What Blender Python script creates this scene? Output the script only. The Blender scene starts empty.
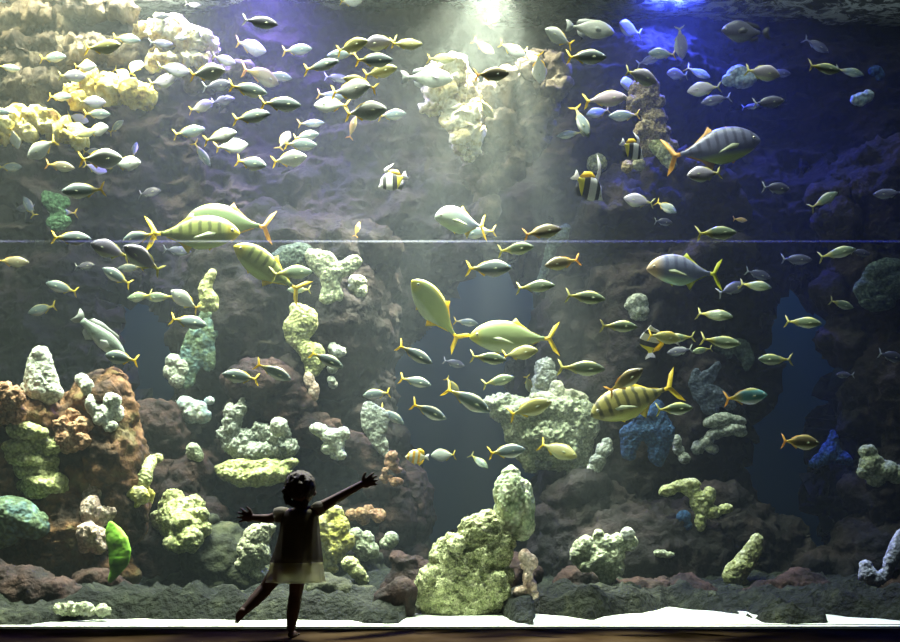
import bpy, bmesh, math, random
import numpy as np
from mathutils import Vector, Matrix, Euler
from mathutils.bvhtree import BVHTree

C = bpy.context.scene.collection
SC = bpy.context.scene
PI = math.pi

# ------------------------------------------------------------------ camera, world, lights, exposure
F = 1062.0          # focal length in pixels of the 900 px wide photograph
CH = 0.75           # lens height above the floor
CY = -6.0           # the photographer stands six metres behind the child
HZ = 505.0          # row of the horizon
cam_d = bpy.data.cameras.new('camera'); cam = bpy.data.objects.new('camera', cam_d); C.objects.link(cam)
cam.location = (0, CY, CH); cam.rotation_euler = (PI/2, 0, 0)
cam_d.sensor_width = 36; cam_d.lens = 36*F/900; cam_d.shift_y = (HZ-321)/900
cam_d.clip_end = 100
SC.camera = cam

w = bpy.data.worlds.new('world'); SC.world = w; w.use_nodes = True
w.node_tree.nodes['Background'].inputs[0].default_value = (0.10, 0.13, 0.2, 1)
w.node_tree.nodes['Background'].inputs[1].default_value = 0.004

SC.view_settings.view_transform = 'Standard'
SC.view_settings.look = 'None'
SC.view_settings.gamma = 1
SC.view_settings.use_curve_mapping = False
SC.view_settings.exposure = 0.0
SC.cycles.volume_bounces = 0
SC.cycles.max_bounces = 6
SC.cycles.transparent_max_bounces = 12
SC.cycles.caustics_reflective = False
SC.cycles.caustics_refractive = False
SC.cycles.sample_clamp_indirect = 3.0

def P(px, py, D):
    """the point seen at photo pixel (px, py), D metres in front of the lens"""
    return Vector(((px-450)/F*D, D+CY, CH+(HZ-py)/F*D))

WATER_Z = 5.27
def spot(name, loc, target, watts, col, size_deg, blend=0.6, radius=0.05, gobo=None, soft=(0.42, 0.62)):
    d = bpy.data.lights.new(name, 'SPOT'); o = bpy.data.objects.new(name, d); C.objects.link(o)
    o.location = loc; o.rotation_euler = (Vector(target)-Vector(loc)).to_track_quat('-Z', 'Y').to_euler()
    d.energy = watts; d.color = col; d.spot_size = math.radians(size_deg); d.spot_blend = blend; d.shadow_soft_size = radius
    if gobo:
        # light broken up by the rippled water surface: brighter and darker shafts
        d.use_nodes = True; nt = d.node_tree; N = nt.nodes; L = nt.links
        em = N['Emission']; tc = N.new('ShaderNodeTexCoord'); sp = N.new('ShaderNodeSeparateXYZ')
        L.new(tc.outputs['Normal'], sp.inputs[0])
        dx = N.new('ShaderNodeMath'); dx.operation = 'DIVIDE'; dy = N.new('ShaderNodeMath'); dy.operation = 'DIVIDE'
        L.new(sp.outputs[0], dx.inputs[0]); L.new(sp.outputs[2], dx.inputs[1]); L.new(sp.outputs[1], dy.inputs[0]); L.new(sp.outputs[2], dy.inputs[1])
        cb = N.new('ShaderNodeCombineXYZ'); L.new(dx.outputs[0], cb.inputs[0]); L.new(dy.outputs[0], cb.inputs[1])
        nz = N.new('ShaderNodeTexNoise'); nz.inputs['Scale'].default_value = gobo; nz.inputs['Detail'].default_value = 1.5
        L.new(cb.outputs[0], nz.inputs['Vector'])
        mr = N.new('ShaderNodeMapRange'); mr.inputs[1].default_value = soft[0]; mr.inputs[2].default_value = soft[1]
        mr.inputs[3].default_value = 0.12; mr.inputs[4].default_value = 1.9
        L.new(nz.outputs[0], mr.inputs[0]); L.new(mr.outputs[0], em.inputs['Strength'])
    return o
def area(name, loc, size, watts, col, target=None, spread=180):
    d = bpy.data.lights.new(name, 'AREA'); o = bpy.data.objects.new(name, d); C.objects.link(o)
    d.shape = 'RECTANGLE'; d.size, d.size_y = size; d.energy = watts; d.color = col; o.location = loc; d.spread = math.radians(spread)
    if target: o.rotation_euler = (Vector(target)-Vector(loc)).to_track_quat('-Z', 'Y').to_euler()
    return o
LK = 1.0
# the spot lamps hang over the tank, just above the water
spot('lamp_centre', (0.42, 3.1, 5.45), (-0.75, 1.7, 0.0), 10500*LK, (1.0, 0.87, 0.66), 62, 0.7, 0.05, gobo=7.0)
spot('fill_centre_wide', (0.40, 2.9, 5.5), (-0.5, 2.9, 0.0), 1350*LK, (1.0, 0.86, 0.64), 112, 0.9, 0.10)  # added second spot beside the central lamp, lights the rock spur
spot('lamp_flood_left', (-2.75, 2.9, 5.6), (-2.6, 2.5, 0), 1800*LK, (1.0, 0.86, 0.66), 135, 0.8, 0.08, gobo=4.0)
spot('lamp_flood_far_left', (-3.9, 2.3, 5.8), (-3.4, 2.0, 0), 1200*LK, (1.0, 0.82, 0.52), 105, 0.8, 0.08, gobo=4.0)
spot('lamp_blue_left', (-1.6, 3.1, 5.45), (-1.5, 2.9, 0), 2300*LK, (0.26, 0.16, 1.0), 120, 0.9, 0.1)
spot('lamp_blue_right', (1.95, 3.3, 5.45), (2.2, 2.9, 0), 1700*LK, (0.05, 0.07, 1.0), 125, 0.9, 0.1)
area('fill_row_left', (-2.9, 1.0, 9.6), (2.8, 0.8), 1000*LK, (1.0, 0.98, 0.76), spread=62)  # added fill light for fish and corals, as are the next two rows
area('fill_row_middle', (-0.2, 1.0, 9.6), (1.8, 0.8), 470*LK, (1.0, 0.98, 0.80), spread=55)
area('fill_row_right', (3.2, 1.0, 9.6), (2.4, 0.8), 62*LK, (0.85, 0.95, 0.95), spread=70)
area('blue_fill_rear', (0.0, 6.9, 5.0), (11.0, 1.0), 110*LK, (0.25, 0.55, 1.0))  # added blue light behind the rock face, makes the hollows glow

# ------------------------------------------------------------------ helpers
rng = random.Random(7)
_perm = np.random.RandomState(3).rand(64, 64, 64).astype(np.float32)
def vnoise(p):
    p = np.asarray(p, dtype=np.float64)
    i = np.floor(p).astype(int); f = p-i; f = f*f*(3-2*f)
    r = 0
    for dx in (0, 1):
        for dy in (0, 1):
            for dz in (0, 1):
                wgt = (f[:, 0] if dx else 1-f[:, 0])*(f[:, 1] if dy else 1-f[:, 1])*(f[:, 2] if dz else 1-f[:, 2])
                r = r+wgt*_perm[(i[:, 0]+dx) & 63, (i[:, 1]+dy) & 63, (i[:, 2]+dz) & 63]
    return r*2-1
def fbm(p, octv=4, ridge=False):
    s, a, t = 0, 1.0, 0
    p = np.asarray(p, dtype=np.float64)
    for k in range(octv):
        n = vnoise(p+17.3*k)
        if ridge: n = 1-2*np.abs(n)
        s = s+a*n; t += a; a *= 0.5; p = p*2.03
    return s/t
def tag(o, label=None, cat=None, group=None, kind=None):
    if label: o['label'] = label
    if cat: o['category'] = cat
    if group: o['group'] = group
    if kind: o['kind'] = kind
    return o
def link(name, me, mat=None, parent=None, smooth=True):
    o = bpy.data.objects.new(name, me); C.objects.link(o)
    if mat: me.materials.append(mat)
    if parent: o.parent = parent
    if smooth:
        me.polygons.foreach_set('use_smooth', [True]*len(me.polygons))
    return o
def obj(name, bm, mat=None, parent=None, smooth=True):
    me = bpy.data.meshes.new(name); bm.to_mesh(me); bm.free()
    return link(name, me, mat, parent, smooth)
def empty(name, loc=(0, 0, 0)):
    o = bpy.data.objects.new(name, None); C.objects.link(o); o.location = loc; o.empty_display_size = 0.05
    return o
def add_ell(bm, c, r, rot=None, sub=3):
    M = Matrix.Translation(c)
    if rot is not None: M = M @ (rot if isinstance(rot, Matrix) else Euler(rot).to_matrix().to_4x4())
    M = M @ Matrix.Diagonal((r[0], r[1], r[2], 1))
    bmesh.ops.create_icosphere(bm, subdivisions=sub, radius=1, matrix=M)
def add_box(bm, c, s, rot=None):
    M = Matrix.Translation(c)
    if rot is not None: M = M @ Euler(rot).to_matrix().to_4x4()
    bmesh.ops.create_cube(bm, size=1, matrix=M @ Matrix.Diagonal((s[0], s[1], s[2], 1)))
def add_cap(bm, a, b, ra, rb, seg=14):
    """tapered limb with round ends"""
    a, b = Vector(a), Vector(b); d = b-a; L = max(d.length, 1e-5)
    M = Matrix.Translation((a+b)/2) @ d.to_track_quat('Z', 'Y').to_matrix().to_4x4()
    bmesh.ops.create_cone(bm, cap_ends=True, segments=seg, radius1=ra, radius2=rb, depth=L, matrix=M)
    add_ell(bm, a, (ra,)*3, sub=2); add_ell(bm, b, (rb,)*3, sub=2)
def remesh(bm, voxel, smooth=0):
    me = bpy.data.meshes.new('tmp'); bm.to_mesh(me); bm.free()
    o = bpy.data.objects.new('tmp', me); C.objects.link(o)
    m = o.modifiers.new('r', 'REMESH'); m.mode = 'VOXEL'; m.voxel_size = voxel
    if smooth:
        s = o.modifiers.new('s', 'SMOOTH'); s.iterations = smooth; s.factor = 0.5
    dg = bpy.context.evaluated_depsgraph_get(); dg.update()
    out = bpy.data.meshes.new_from_object(o.evaluated_get(dg))
    bpy.data.objects.remove(o); bpy.data.meshes.remove(me)
    return out
def displace(me, fn):
    n = len(me.vertices)
    co = np.empty(n*3); me.vertices.foreach_get('co', co); co = co.reshape(-1, 3)
    no = np.empty(n*3); me.vertices.foreach_get('normal', no); no = no.reshape(-1, 3)
    co = co+no*fn(co)[:, None]
    me.vertices.foreach_set('co', co.ravel()); me.update()

# ------------------------------------------------------------------ materials
def nodes(name):
    m = bpy.data.materials.new(name); m.use_nodes = True
    nt = m.node_tree; return m, nt.nodes, nt.links, nt.nodes['Principled BSDF']
def ramp(N, stops):
    r = N.new('ShaderNodeValToRGB'); e = r.color_ramp.elements
    e[0].position, e[0].color = stops[0][0], (*stops[0][1], 1)
    e[1].position, e[1].color = stops[-1][0], (*stops[-1][1], 1)
    for p, c in stops[1:-1]:
        x = e.new(p); x.color = (*c, 1)
    return r
def mottled(name, stops, scale=6, detail=6, bump=0.5, bscale=None, rough=0.85, dist=0.02, rough_noise=0.6, spec=0.2):
    m, N, L, B = nodes(name)
    tc = N.new('ShaderNodeTexCoord')
    nz = N.new('ShaderNodeTexNoise'); nz.inputs['Scale'].default_value = scale; nz.inputs['Detail'].default_value = detail
    nz.inputs['Roughness'].default_value = rough_noise
    L.new(tc.outputs['Object'], nz.inputs['Vector'])
    r = ramp(N, stops); L.new(nz.outputs[0], r.inputs[0]); L.new(r.outputs[0], B.inputs['Base Color'])
    n2 = N.new('ShaderNodeTexNoise'); n2.inputs['Scale'].default_value = bscale or scale*3; n2.inputs['Detail'].default_value = 5
    L.new(tc.outputs['Object'], n2.inputs['Vector'])
    b = N.new('ShaderNodeBump'); b.inputs['Strength'].default_value = bump; b.inputs['Distance'].default_value = dist
    L.new(n2.outputs[0], b.inputs['Height']); L.new(b.outputs[0], B.inputs['Normal'])
    B.inputs['Roughness'].default_value = rough; B.inputs['Specular IOR Level'].default_value = spec
    return m
def plain(name, col, rough=0.5, spec=0.4, metal=0.0):
    m, N, L, B = nodes(name); B.inputs['Base Color'].default_value = (*col, 1); B.inputs['Roughness'].default_value = rough
    B.inputs['Specular IOR Level'].default_value = spec; B.inputs['Metallic'].default_value = metal
    return m
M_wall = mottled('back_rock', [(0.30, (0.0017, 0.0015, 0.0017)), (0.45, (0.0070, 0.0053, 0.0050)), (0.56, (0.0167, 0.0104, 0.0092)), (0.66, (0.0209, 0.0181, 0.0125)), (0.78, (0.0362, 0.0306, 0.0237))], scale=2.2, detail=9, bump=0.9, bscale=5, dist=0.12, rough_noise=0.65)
M_rock_warm = mottled('brown_reef_rock', [(0.32, (0.0082, 0.0061, 0.0054)), (0.46, (0.0544, 0.0306, 0.0177)), (0.55, (0.1496, 0.0748, 0.0340)), (0.66, (0.1360, 0.1088, 0.0476)), (0.78, (0.2856, 0.2312, 0.1360))], scale=4, detail=9, bump=0.9, bscale=14, dist=0.05)
M_rock_maroon = mottled('maroon_reef_rock', [(0.34, (0.0025, 0.0018, 0.0018)), (0.5, (0.0172, 0.0081, 0.0069)), (0.62, (0.0406, 0.0203, 0.0156)), (0.76, (0.0749, 0.0562, 0.0468))], scale=5, detail=9, bump=0.9, bscale=14, dist=0.05)
M_rock_green = mottled('algae_covered_rock', [(0.34, (0.0059, 0.0069, 0.0049)), (0.5, (0.0269, 0.0294, 0.0157)), (0.62, (0.0588, 0.0637, 0.0294)), (0.76, (0.1176, 0.0980, 0.0539))], scale=4, detail=9, bump=0.9, bscale=13, dist=0.05)
M_ground = mottled('dark_reef_floor', [(0.34, (0.001, 0.002, 0.001)), (0.5, (0.005, 0.007, 0.004)), (0.62, (0.014, 0.017, 0.010)), (0.74, (0.05, 0.055, 0.03))], scale=7, detail=10, bump=1.0, bscale=22, dist=0.06)
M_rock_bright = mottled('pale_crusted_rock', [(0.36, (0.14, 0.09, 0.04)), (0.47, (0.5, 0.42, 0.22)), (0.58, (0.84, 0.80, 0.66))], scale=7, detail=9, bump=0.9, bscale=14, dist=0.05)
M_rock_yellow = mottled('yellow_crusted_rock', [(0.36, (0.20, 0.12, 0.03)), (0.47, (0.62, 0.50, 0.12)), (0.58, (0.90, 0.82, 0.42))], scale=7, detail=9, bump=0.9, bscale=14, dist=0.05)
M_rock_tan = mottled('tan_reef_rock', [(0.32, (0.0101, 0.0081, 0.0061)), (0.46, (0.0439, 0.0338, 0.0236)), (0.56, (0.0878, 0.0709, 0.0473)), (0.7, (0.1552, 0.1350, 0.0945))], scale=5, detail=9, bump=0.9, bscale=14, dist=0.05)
M_sand = mottled('white_sand', [(0.3, (0.55, 0.58, 0.50)), (0.7, (0.70, 0.73, 0.64))], scale=14, bump=0.3, dist=0.01)

# ------------------------------------------------------------------ the setting
# room floor
m, N, L, B = nodes('dark_floor')
tc = N.new('ShaderNodeTexCoord'); nz = N.new('ShaderNodeTexNoise'); nz.inputs['Scale'].default_value = 3
L.new(tc.outputs['Object'], nz.inputs['Vector']); r = ramp(N, [(0.3, (0.030, 0.019, 0.010)), (0.7, (0.065, 0.046, 0.026))])
L.new(nz.outputs[0], r.inputs[0]); L.new(r.outputs[0], B.inputs['Base Color'])
B.inputs['Roughness'].default_value = 0.5; B.inputs['Specular IOR Level'].default_value = 0.0
M_floor = m
bm = bmesh.new(); add_box(bm, (0, -3.3, -0.05), (14, 7.38, 0.1))
tag(obj('floor', bm, M_floor, smooth=False), kind='structure')
# black sill under the glass
bm = bmesh.new(); add_box(bm, (0, 0.45, 0.0), (14, 0.12, 0.010))
tag(obj('trim_1', bm, plain('black_sill', (0.012, 0.010, 0.009), 0.4, 0.2), smooth=False), kind='structure')
# acrylic panes with a joint between them
m, N, L, B = nodes('aquarium_glass')
N.remove(B); out = N['Material Output']
tr = N.new('ShaderNodeBsdfTransparent'); tr.inputs[0].default_value = (0.97, 0.985, 0.98, 1)
gl = N.new('ShaderNodeBsdfGlossy'); gl.inputs['Roughness'].default_value = 0.02
fr = N.new('ShaderNodeFresnel'); fr.inputs[0].default_value = 1.12
mx = N.new('ShaderNodeMixShader'); L.new(fr.outputs[0], mx.inputs[0]); L.new(tr.outputs[0], mx.inputs[1]); L.new(gl.outputs[0], mx.inputs[2]); L.new(mx.outputs[0], out.inputs[0])
M_glass = m
SEAM = CH+(HZ-241.5)/F*6.46
bm = bmesh.new(); add_box(bm, (0, 0.48, 3.11), (14, 0.04, 6.18))
tag(obj('window_1', bm, M_glass, smooth=False), kind='structure')
m, N, L, B = nodes('acrylic_joint')
N.remove(B); out = N['Material Output']
tr = N.new('ShaderNodeBsdfTransparent'); df = N.new('ShaderNodeBsdfTranslucent'); df.inputs[0].default_value = (0.75, 0.85, 0.95, 1)
mx = N.new('ShaderNodeMixShader'); mx.inputs[0].default_value = 0.16
L.new(tr.outputs[0], mx.inputs[1]); L.new(df.outputs[0], mx.inputs[2]); L.new(mx.outputs[0], out.inputs[0])
bm = bmesh.new(); add_box(bm, (0, 0.456, SEAM), (14, 0.008, 0.009))
tag(obj('trim_2', bm, m, smooth=False), kind='structure')
# unseen opaque panel added over the panes, keeps lamp light off the child
bm = bmesh.new(); add_box(bm, (0, 0.40, 7.1), (14, 0.10, 6.2))
tag(obj('light_block_front', bm, plain('black_light_block', (0.01, 0.01, 0.01), 0.8, 0.1), smooth=False), kind='structure')
# tank ends
for name, x in (('wall_left', -6.6), ('wall_right', 6.6)):
    bm = bmesh.new(); add_box(bm, (x, 4.0, 3.0), (0.2, 7.6, 6.6))
    tag(obj(name, bm, M_wall, smooth=False), kind='structure')
bm = bmesh.new(); add_box(bm, (0, 8.0, 3.0), (13.4, 0.2, 6.6))
tag(obj('wall_rear', bm, plain('painted_water_blue', (0.02, 0.06, 0.13), 0.9, 0.1), smooth=False), kind='structure')  # blue glow of the deep water painted into the wall colour

# back rock face: a relief with deep hollows open to the water-blue rear wall
def inpoly(x, y, poly):
    c = np.zeros(x.shape, bool); n = len(poly)
    for i in range(n):
        x0, y0 = poly[i]; x1, y1 = poly[(i+1) % n]
        if y0 == y1: continue
        c ^= ((y0 > y) != (y1 > y)) & (x < (x1-x0)*(y-y0)/(y1-y0)+x0)
    return c
def world_poly(pts, D=10.0): return [(((a-450)/F*D), CH+(HZ-b)/F*D) for a, b in pts]
HOLLOWS = [
    [(104, 268), (128, 262), (190, 288), (215, 330), (185, 395), (175, 420), (118, 420), (112, 350), (100, 310)],
    [(384, 410), (372, 380), (398, 345), (430, 312), (480, 255), (540, 250), (548, 300), (556, 350), (530, 372), (548, 420), (530, 470), (500, 520), (470, 552), (425, 556), (402, 540), (392, 470)],
    [(745, 275), (790, 262), (850, 300), (862, 345), (850, 400), (820, 470), (835, 500), (760, 520), (738, 470), (748, 420), (762, 350)],
    [(690, 560), (720, 500), (850, 520), (870, 600), (700, 640)],
]
HOLLOWS = [world_poly(h) for h in HOLLOWS]
NX, NZ = 640, 300
X0, X1, Z0, Z1 = -6.5, 6.5, -0.3, 5.35
gx, gz = np.meshgrid(np.linspace(X0, X1, NX), np.linspace(Z0, Z1, NZ))
fx, fz = gx.ravel(), gz.ravel()
wx = fx+0.22*fbm(np.c_[fx*1.2, fz*1.2, fx*0+3], 3)+0.07*fbm(np.c_[fx*5, fz*5, fx*0+3], 3); wz = fz+0.22*fbm(np.c_[fx*1.2, fz*1.2, fx*0+9], 3)+0.07*fbm(np.c_[fx*5, fz*5, fx*0+9], 3)
mask = np.zeros(fx.shape)
for h in HOLLOWS: mask = np.maximum(mask, inpoly(wx, wz, h).astype(float))
mk = mask.reshape(NZ, NX)
for _ in range(3):
    mk = (np.roll(mk, 1, 0)+np.roll(mk, -1, 0)+np.roll(mk, 1, 1)+np.roll(mk, -1, 1)+mk)/5
mk = mk.ravel()
lump = fbm(np.c_[fx*0.7, fz*0.9, fx*0+1.5], 2)
ridge = fbm(np.c_[fx*1.9, fz*3.1, fx*0+5.5], 5, ridge=True)
fine = fbm(np.c_[fx*7, fz*9, fx*0+2.5], 3)
gy = 4.15-0.85*lump-0.24*ridge-0.12*fbm(np.c_[fx*4, fz*5, fx*0+6], 4)-0.05*fine
gy = gy-0.1*np.clip((fz-3.4)/1.6, 0, 1)
verts = np.c_[fx, gy, fz]
faces = [(j*NX+i, j*NX+i+1, (j+1)*NX+i+1, (j+1)*NX+i) for j in range(NZ-1) for i in range(NX-1) if mk[j*NX+i] < 0.5]
me = bpy.data.meshes.new('wall_back'); me.from_pydata(verts.tolist(), [], faces); me.update()
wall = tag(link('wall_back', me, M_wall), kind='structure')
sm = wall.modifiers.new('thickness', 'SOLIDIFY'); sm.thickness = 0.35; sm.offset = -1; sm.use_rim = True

# sand bed, gently heaped
NXs, NYs = 220, 70
sx, sy = np.meshgrid(np.linspace(-6.5, 6.5, NXs), np.linspace(0.5, 2.0, NYs))
sx, sy = sx.ravel(), sy.ravel()
sz = 0.008+0.025*(fbm(np.c_[sx*1.1, sy*1.3, sx*0+4], 3)+0.3)*np.clip((sy-0.5)/0.5, 0, 1)
me = bpy.data.meshes.new('sand'); me.from_pydata(np.c_[sx, sy, sz].tolist(), [], [(j*NXs+i, j*NXs+i+1, (j+1)*NXs+i+1, (j+1)*NXs+i) for j in range(NYs-1) for i in range(NXs-1)]); me.update()
sand = tag(link('sand', me, M_sand), kind='stuff', label='white sand bed inside the tank along the glass')

# dark rubble floor of the reef rising behind the sand
NXs, NYs = 420, 150
sx, sy = np.meshgrid(np.linspace(-6.5, 6.5, NXs), np.linspace(0.52, 6.0, NYs)); sx, sy = sx.ravel(), sy.ravel()
EPX = [-60, 0, 45, 60, 110, 170, 240, 350, 372, 380, 402, 412, 500, 512, 530, 537, 570, 590, 605, 650, 690, 720, 745, 752, 815, 825, 850, 900, 960]
EY = [.5, .5, .50, .62, .74, .72, .68, .66, .52, .5, .5, 1.0, 1.0, .5, .5, 1.05, .85, .68, .85, 1.05, 1.5, 1.2, .85, .5, .5, 1.1, .8, .65, .6]
edge = np.interp(sx/6.9*F+450, EPX, EY)+0.10*fbm(np.c_[sx*5, sx*0+2, sx*0+7], 4)
sz = -0.12+0.20*np.clip((sy-edge)/0.16, 0, 1)+0.015*np.clip(sy-edge-0.35, 0, 5)+(0.12*fbm(np.c_[sx*2.6, sy*2.6, sx*0+4], 5, ridge=True)+0.05*fbm(np.c_[sx*9, sy*9, sx*0+4], 4, ridge=True))*np.clip((sy-edge)/0.25, 0.15, 1)+0.08*fbm(np.c_[sx*1.1, sy*1.1, sx*0+14], 2)*np.clip((sy-edge)/0.3, 0.1, 1)
me = bpy.data.meshes.new('ground'); me.from_pydata(np.c_[sx, sy, sz].tolist(), [], [(j*NXs+i, j*NXs+i+1, (j+1)*NXs+i+1, (j+1)*NXs+i) for j in range(NYs-1) for i in range(NXs-1)]); me.update()
ground = tag(link('ground', me, M_ground), kind='structure')

# water body (haze) and the rippled surface
m, N, L, B = nodes('sea_water'); N.remove(B)
vs = N.new('ShaderNodeVolumeScatter'); vs.inputs['Color'].default_value = (0.74, 0.89, 0.90, 1); vs.inputs['Density'].default_value = 0.0145; vs.inputs['Anisotropy'].default_value = 0.35
va = N.new('ShaderNodeVolumeAbsorption'); va.inputs['Color'].default_value = (0.47, 0.83, 0.78, 1); va.inputs['Density'].default_value = 0.075
ad = N.new('ShaderNodeAddShader'); L.new(vs.outputs[0], ad.inputs[0]); L.new(va.outputs[0], ad.inputs[1]); L.new(ad.outputs[0], N['Material Output'].inputs['Volume'])
bm = bmesh.new(); add_box(bm, (0, 4.2, WATER_Z/2-0.02), (13.0, 7.38, WATER_Z-0.04))
tag(obj('water', bm, m, smooth=False), kind='structure')
m, N, L, B = nodes('water_surface'); N.remove(B)
tc = N.new('ShaderNodeTexCoord'); mp = N.new('ShaderNodeMapping'); mp.inputs['Scale'].default_value = (1.0, 1.6, 1)
L.new(tc.outputs['Object'], mp.inputs[0])
nz = N.new('ShaderNodeTexNoise'); nz.inputs['Scale'].default_value = 5; nz.inputs['Detail'].default_value = 6; nz.inputs['Roughness'].default_value = 0.7; nz.inputs['Distortion'].default_value = 1.5
L.new(mp.outputs[0], nz.inputs['Vector'])
mr = N.new('ShaderNodeMapRange'); mr.inputs[1].default_value = 0.46; mr.inputs[2].default_value = 0.56; mr.inputs[3].default_value = 0.05; mr.inputs[4].default_value = 0.5
L.new(nz.outputs[0], mr.inputs[0])
tr = N.new('ShaderNodeBsdfTransparent'); tl = N.new('ShaderNodeBsdfTranslucent'); tl.inputs[0].default_value = (0.85, 0.9, 0.95, 1)
gl = N.new('ShaderNodeBsdfGlossy'); gl.inputs['Roughness'].default_value = 0.12; gl.inputs[0].default_value = (0.18, 0.22, 0.3, 1)
bp = N.new('ShaderNodeBump'); bp.inputs['Strength'].default_value = 0.6; bp.inputs['Distance'].default_value = 0.1; L.new(nz.outputs[0], bp.inputs['Height']); L.new(bp.outputs[0], gl.inputs['Normal'])
m1 = N.new('ShaderNodeMixShader'); m1.inputs[0].default_value = 0.25; L.new(tr.outputs[0], m1.inputs[1]); L.new(gl.outputs[0], m1.inputs[2])
m2 = N.new('ShaderNodeMixShader'); L.new(mr.outputs[0], m2.inputs[0]); L.new(m1.outputs[0], m2.inputs[1]); L.new(tl.outputs[0], m2.inputs[2]); L.new(m2.outputs[0], N['Material Output'].inputs[0])
NXw, NYw = 160, 90
sx, sy = np.meshgrid(np.linspace(-6.5, 6.5, NXw), np.linspace(0.5, 7.8, NYw)); sx, sy = sx.ravel(), sy.ravel()
sz = WATER_Z+0.05*fbm(np.c_[sx*2, sy*3, sx*0], 3)
me = bpy.data.meshes.new('water_surface'); me.from_pydata(np.c_[sx, sy, sz].tolist(), [], [(j*NXw+i, j*NXw+i+1, (j+1)*NXw+i+1, (j+1)*NXw+i) for j in range(NYw-1) for i in range(NXw-1)]); me.update()
tag(link('water_surface', me, m), kind='structure')

# ------------------------------------------------------------------ reef rocks
SOLIDS = [wall, sand, ground]
_bvh = [None]
def bvh_all():
    if _bvh[0] is None:
        vs, ps, n = [], [], 0
        for o in SOLIDS:
            M = o.matrix_world if o.parent is None else Matrix.Identity(4)
            vs += [tuple(v.co) for v in o.data.vertices]; ps += [tuple(i+n for i in p.vertices) for p in o.data.polygons]; n = len(vs)
        _bvh[0] = BVHTree.FromPolygons(vs, ps)
    return _bvh[0]
def hitD(px, py):
    d = P(px, py, 1)-Vector((0, CY, CH))
    h = bvh_all().ray_cast(Vector((0, CY, CH)), d.normalized(), 30)
    return (h[0].y-CY) if h[0] is not None else 12.0

def mass(blobs, D, deep=0.6, push=0.0):
    """union of rounded lumps; blob = (px, py, rx, ry[, turn in degrees[, depth offset]]) in photo pixels, built D metres away"""
    bm = bmesh.new()
    for b in blobs:
        px, py, rx, ry = b[:4]; rot = b[4] if len(b) > 4 else 0; off = b[5] if len(b) > 5 else 0
        d = D+off
        s = d/F
        add_ell(bm, P(px, py, d), (rx*s, max(rx, ry)*s*deep if rx*0.5 < ry*2 else ry*s, ry*s), (0, -math.radians(rot), 0), sub=3)
    return bm
def chain(pts, n=6):
    """fill in between the given lumps so that they read as one smooth limb"""
    out = []
    for a, b in zip(pts, pts[1:]):
        for k in range(n):
            t = k/n; out.append(tuple(a[i]+(b[i]-a[i])*t for i in range(4)))
    out.append(tuple(pts[-1][:4]))
    return out
def craggy(blobs, seed):
    r = random.Random(seed); out = list(blobs)
    for b in blobs:
        if max(b[2], b[3]) < 13: continue
        for _ in range(9):
            a = r.uniform(0, 2*PI); q = r.uniform(0.45, 0.95); k = min(b[2], b[3])*r.uniform(0.25, 0.5)
            out.append((b[0]+b[2]*q*math.cos(a), b[1]+b[3]*q*math.sin(a), k*r.uniform(0.9, 1.7), k*r.uniform(0.6, 1.0), r.uniform(-40, 40), (b[5] if len(b) > 5 else 0)-r.uniform(-0.1, 1)*min(b[2], b[3])*0.0045))
    return out
def rock(name, label, blobs, D, mat, voxel=0.035, amp=0.09, freq=2.6, deep=0.7, group=None):
    blobs = craggy(blobs, len(SOLIDS))
    me = remesh(mass(blobs, D, deep), voxel*0.62, 2)
    displace(me, lambda c: amp*fbm(c*freq, 4, ridge=True)*0.9-amp*0.2+amp*0.45*fbm(c*freq*3.7+5, 3, ridge=True)+amp*0.28*fbm(c*freq*9+2, 3, ridge=True)+amp*0.1*fbm(c*freq*24+2, 2))
    o = tag(link(name, me, mat), label, 'rock', group)
    SOLIDS.append(o); _bvh[0] = None
    return o
def plates(x, y, w, h, n, seed):
    r = random.Random(seed); out = []
    for i in range(n):
        t = (i+0.5)/n
        out.append((x+r.uniform(-0.18, 0.18)*w, y-h/2+h*t, w*r.uniform(0.38, 0.52), h/n*0.62, r.uniform(-14, 10), r.uniform(-0.08, 0.02)))
    return out
def knobs(x, y, w, h, n, r0, r1, seed, rot=0):
    r = random.Random(seed); out = []; c, s = math.cos(math.radians(rot)), math.sin(math.radians(rot))
    for i in range(n):
        a = r.uniform(0, 2*PI); q = math.sqrt(r.random()); u, v = q*math.cos(a)*w/2, q*math.sin(a)*h/2; k = r.uniform(r0, r1)
        out.append((x+u*c+v*s, y-u*s+v*c, k, k*r.uniform(0.75, 1.1), 0, r.uniform(-0.1, 0.03)))
    return out
rock('reef_rock', 'large brown reef rock stacked at the tank front, under the white cone sponge', [
    (0, 470, 48, 70), (8, 590, 80, 60), (92, 420, 34, 34), (100, 400, 26, 30), (80, 470, 34, 46), (112, 455, 28, 50), (70, 540, 46, 64), (100, 585, 30, 40),
    (15, 430, 40, 38), (45, 460, 30, 30, 0, .1), (120, 500, 22, 40), (20, 540, 50, 50)], 8.0, M_rock_warm, amp=0.08)
rock('reef_rock', 'brown reef pillar standing behind the yellow flower coral', [
    (152, 440, 30, 34), (150, 490, 34, 50), (172, 560, 42, 64), (200, 600, 44, 34), (146, 425, 34, 18), (170, 610, 70, 20), (186, 520, 22, 60)], 8.7, M_rock_maroon, amp=0.08)
rock('reef_rock', 'green algae covered slope behind the raised leg of the child', [
    (222, 575, 34, 50), (240, 600, 46, 36), (205, 560, 20, 50, 20), (270, 612, 60, 18)], 8.3, M_rock_green, amp=0.05)
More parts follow.
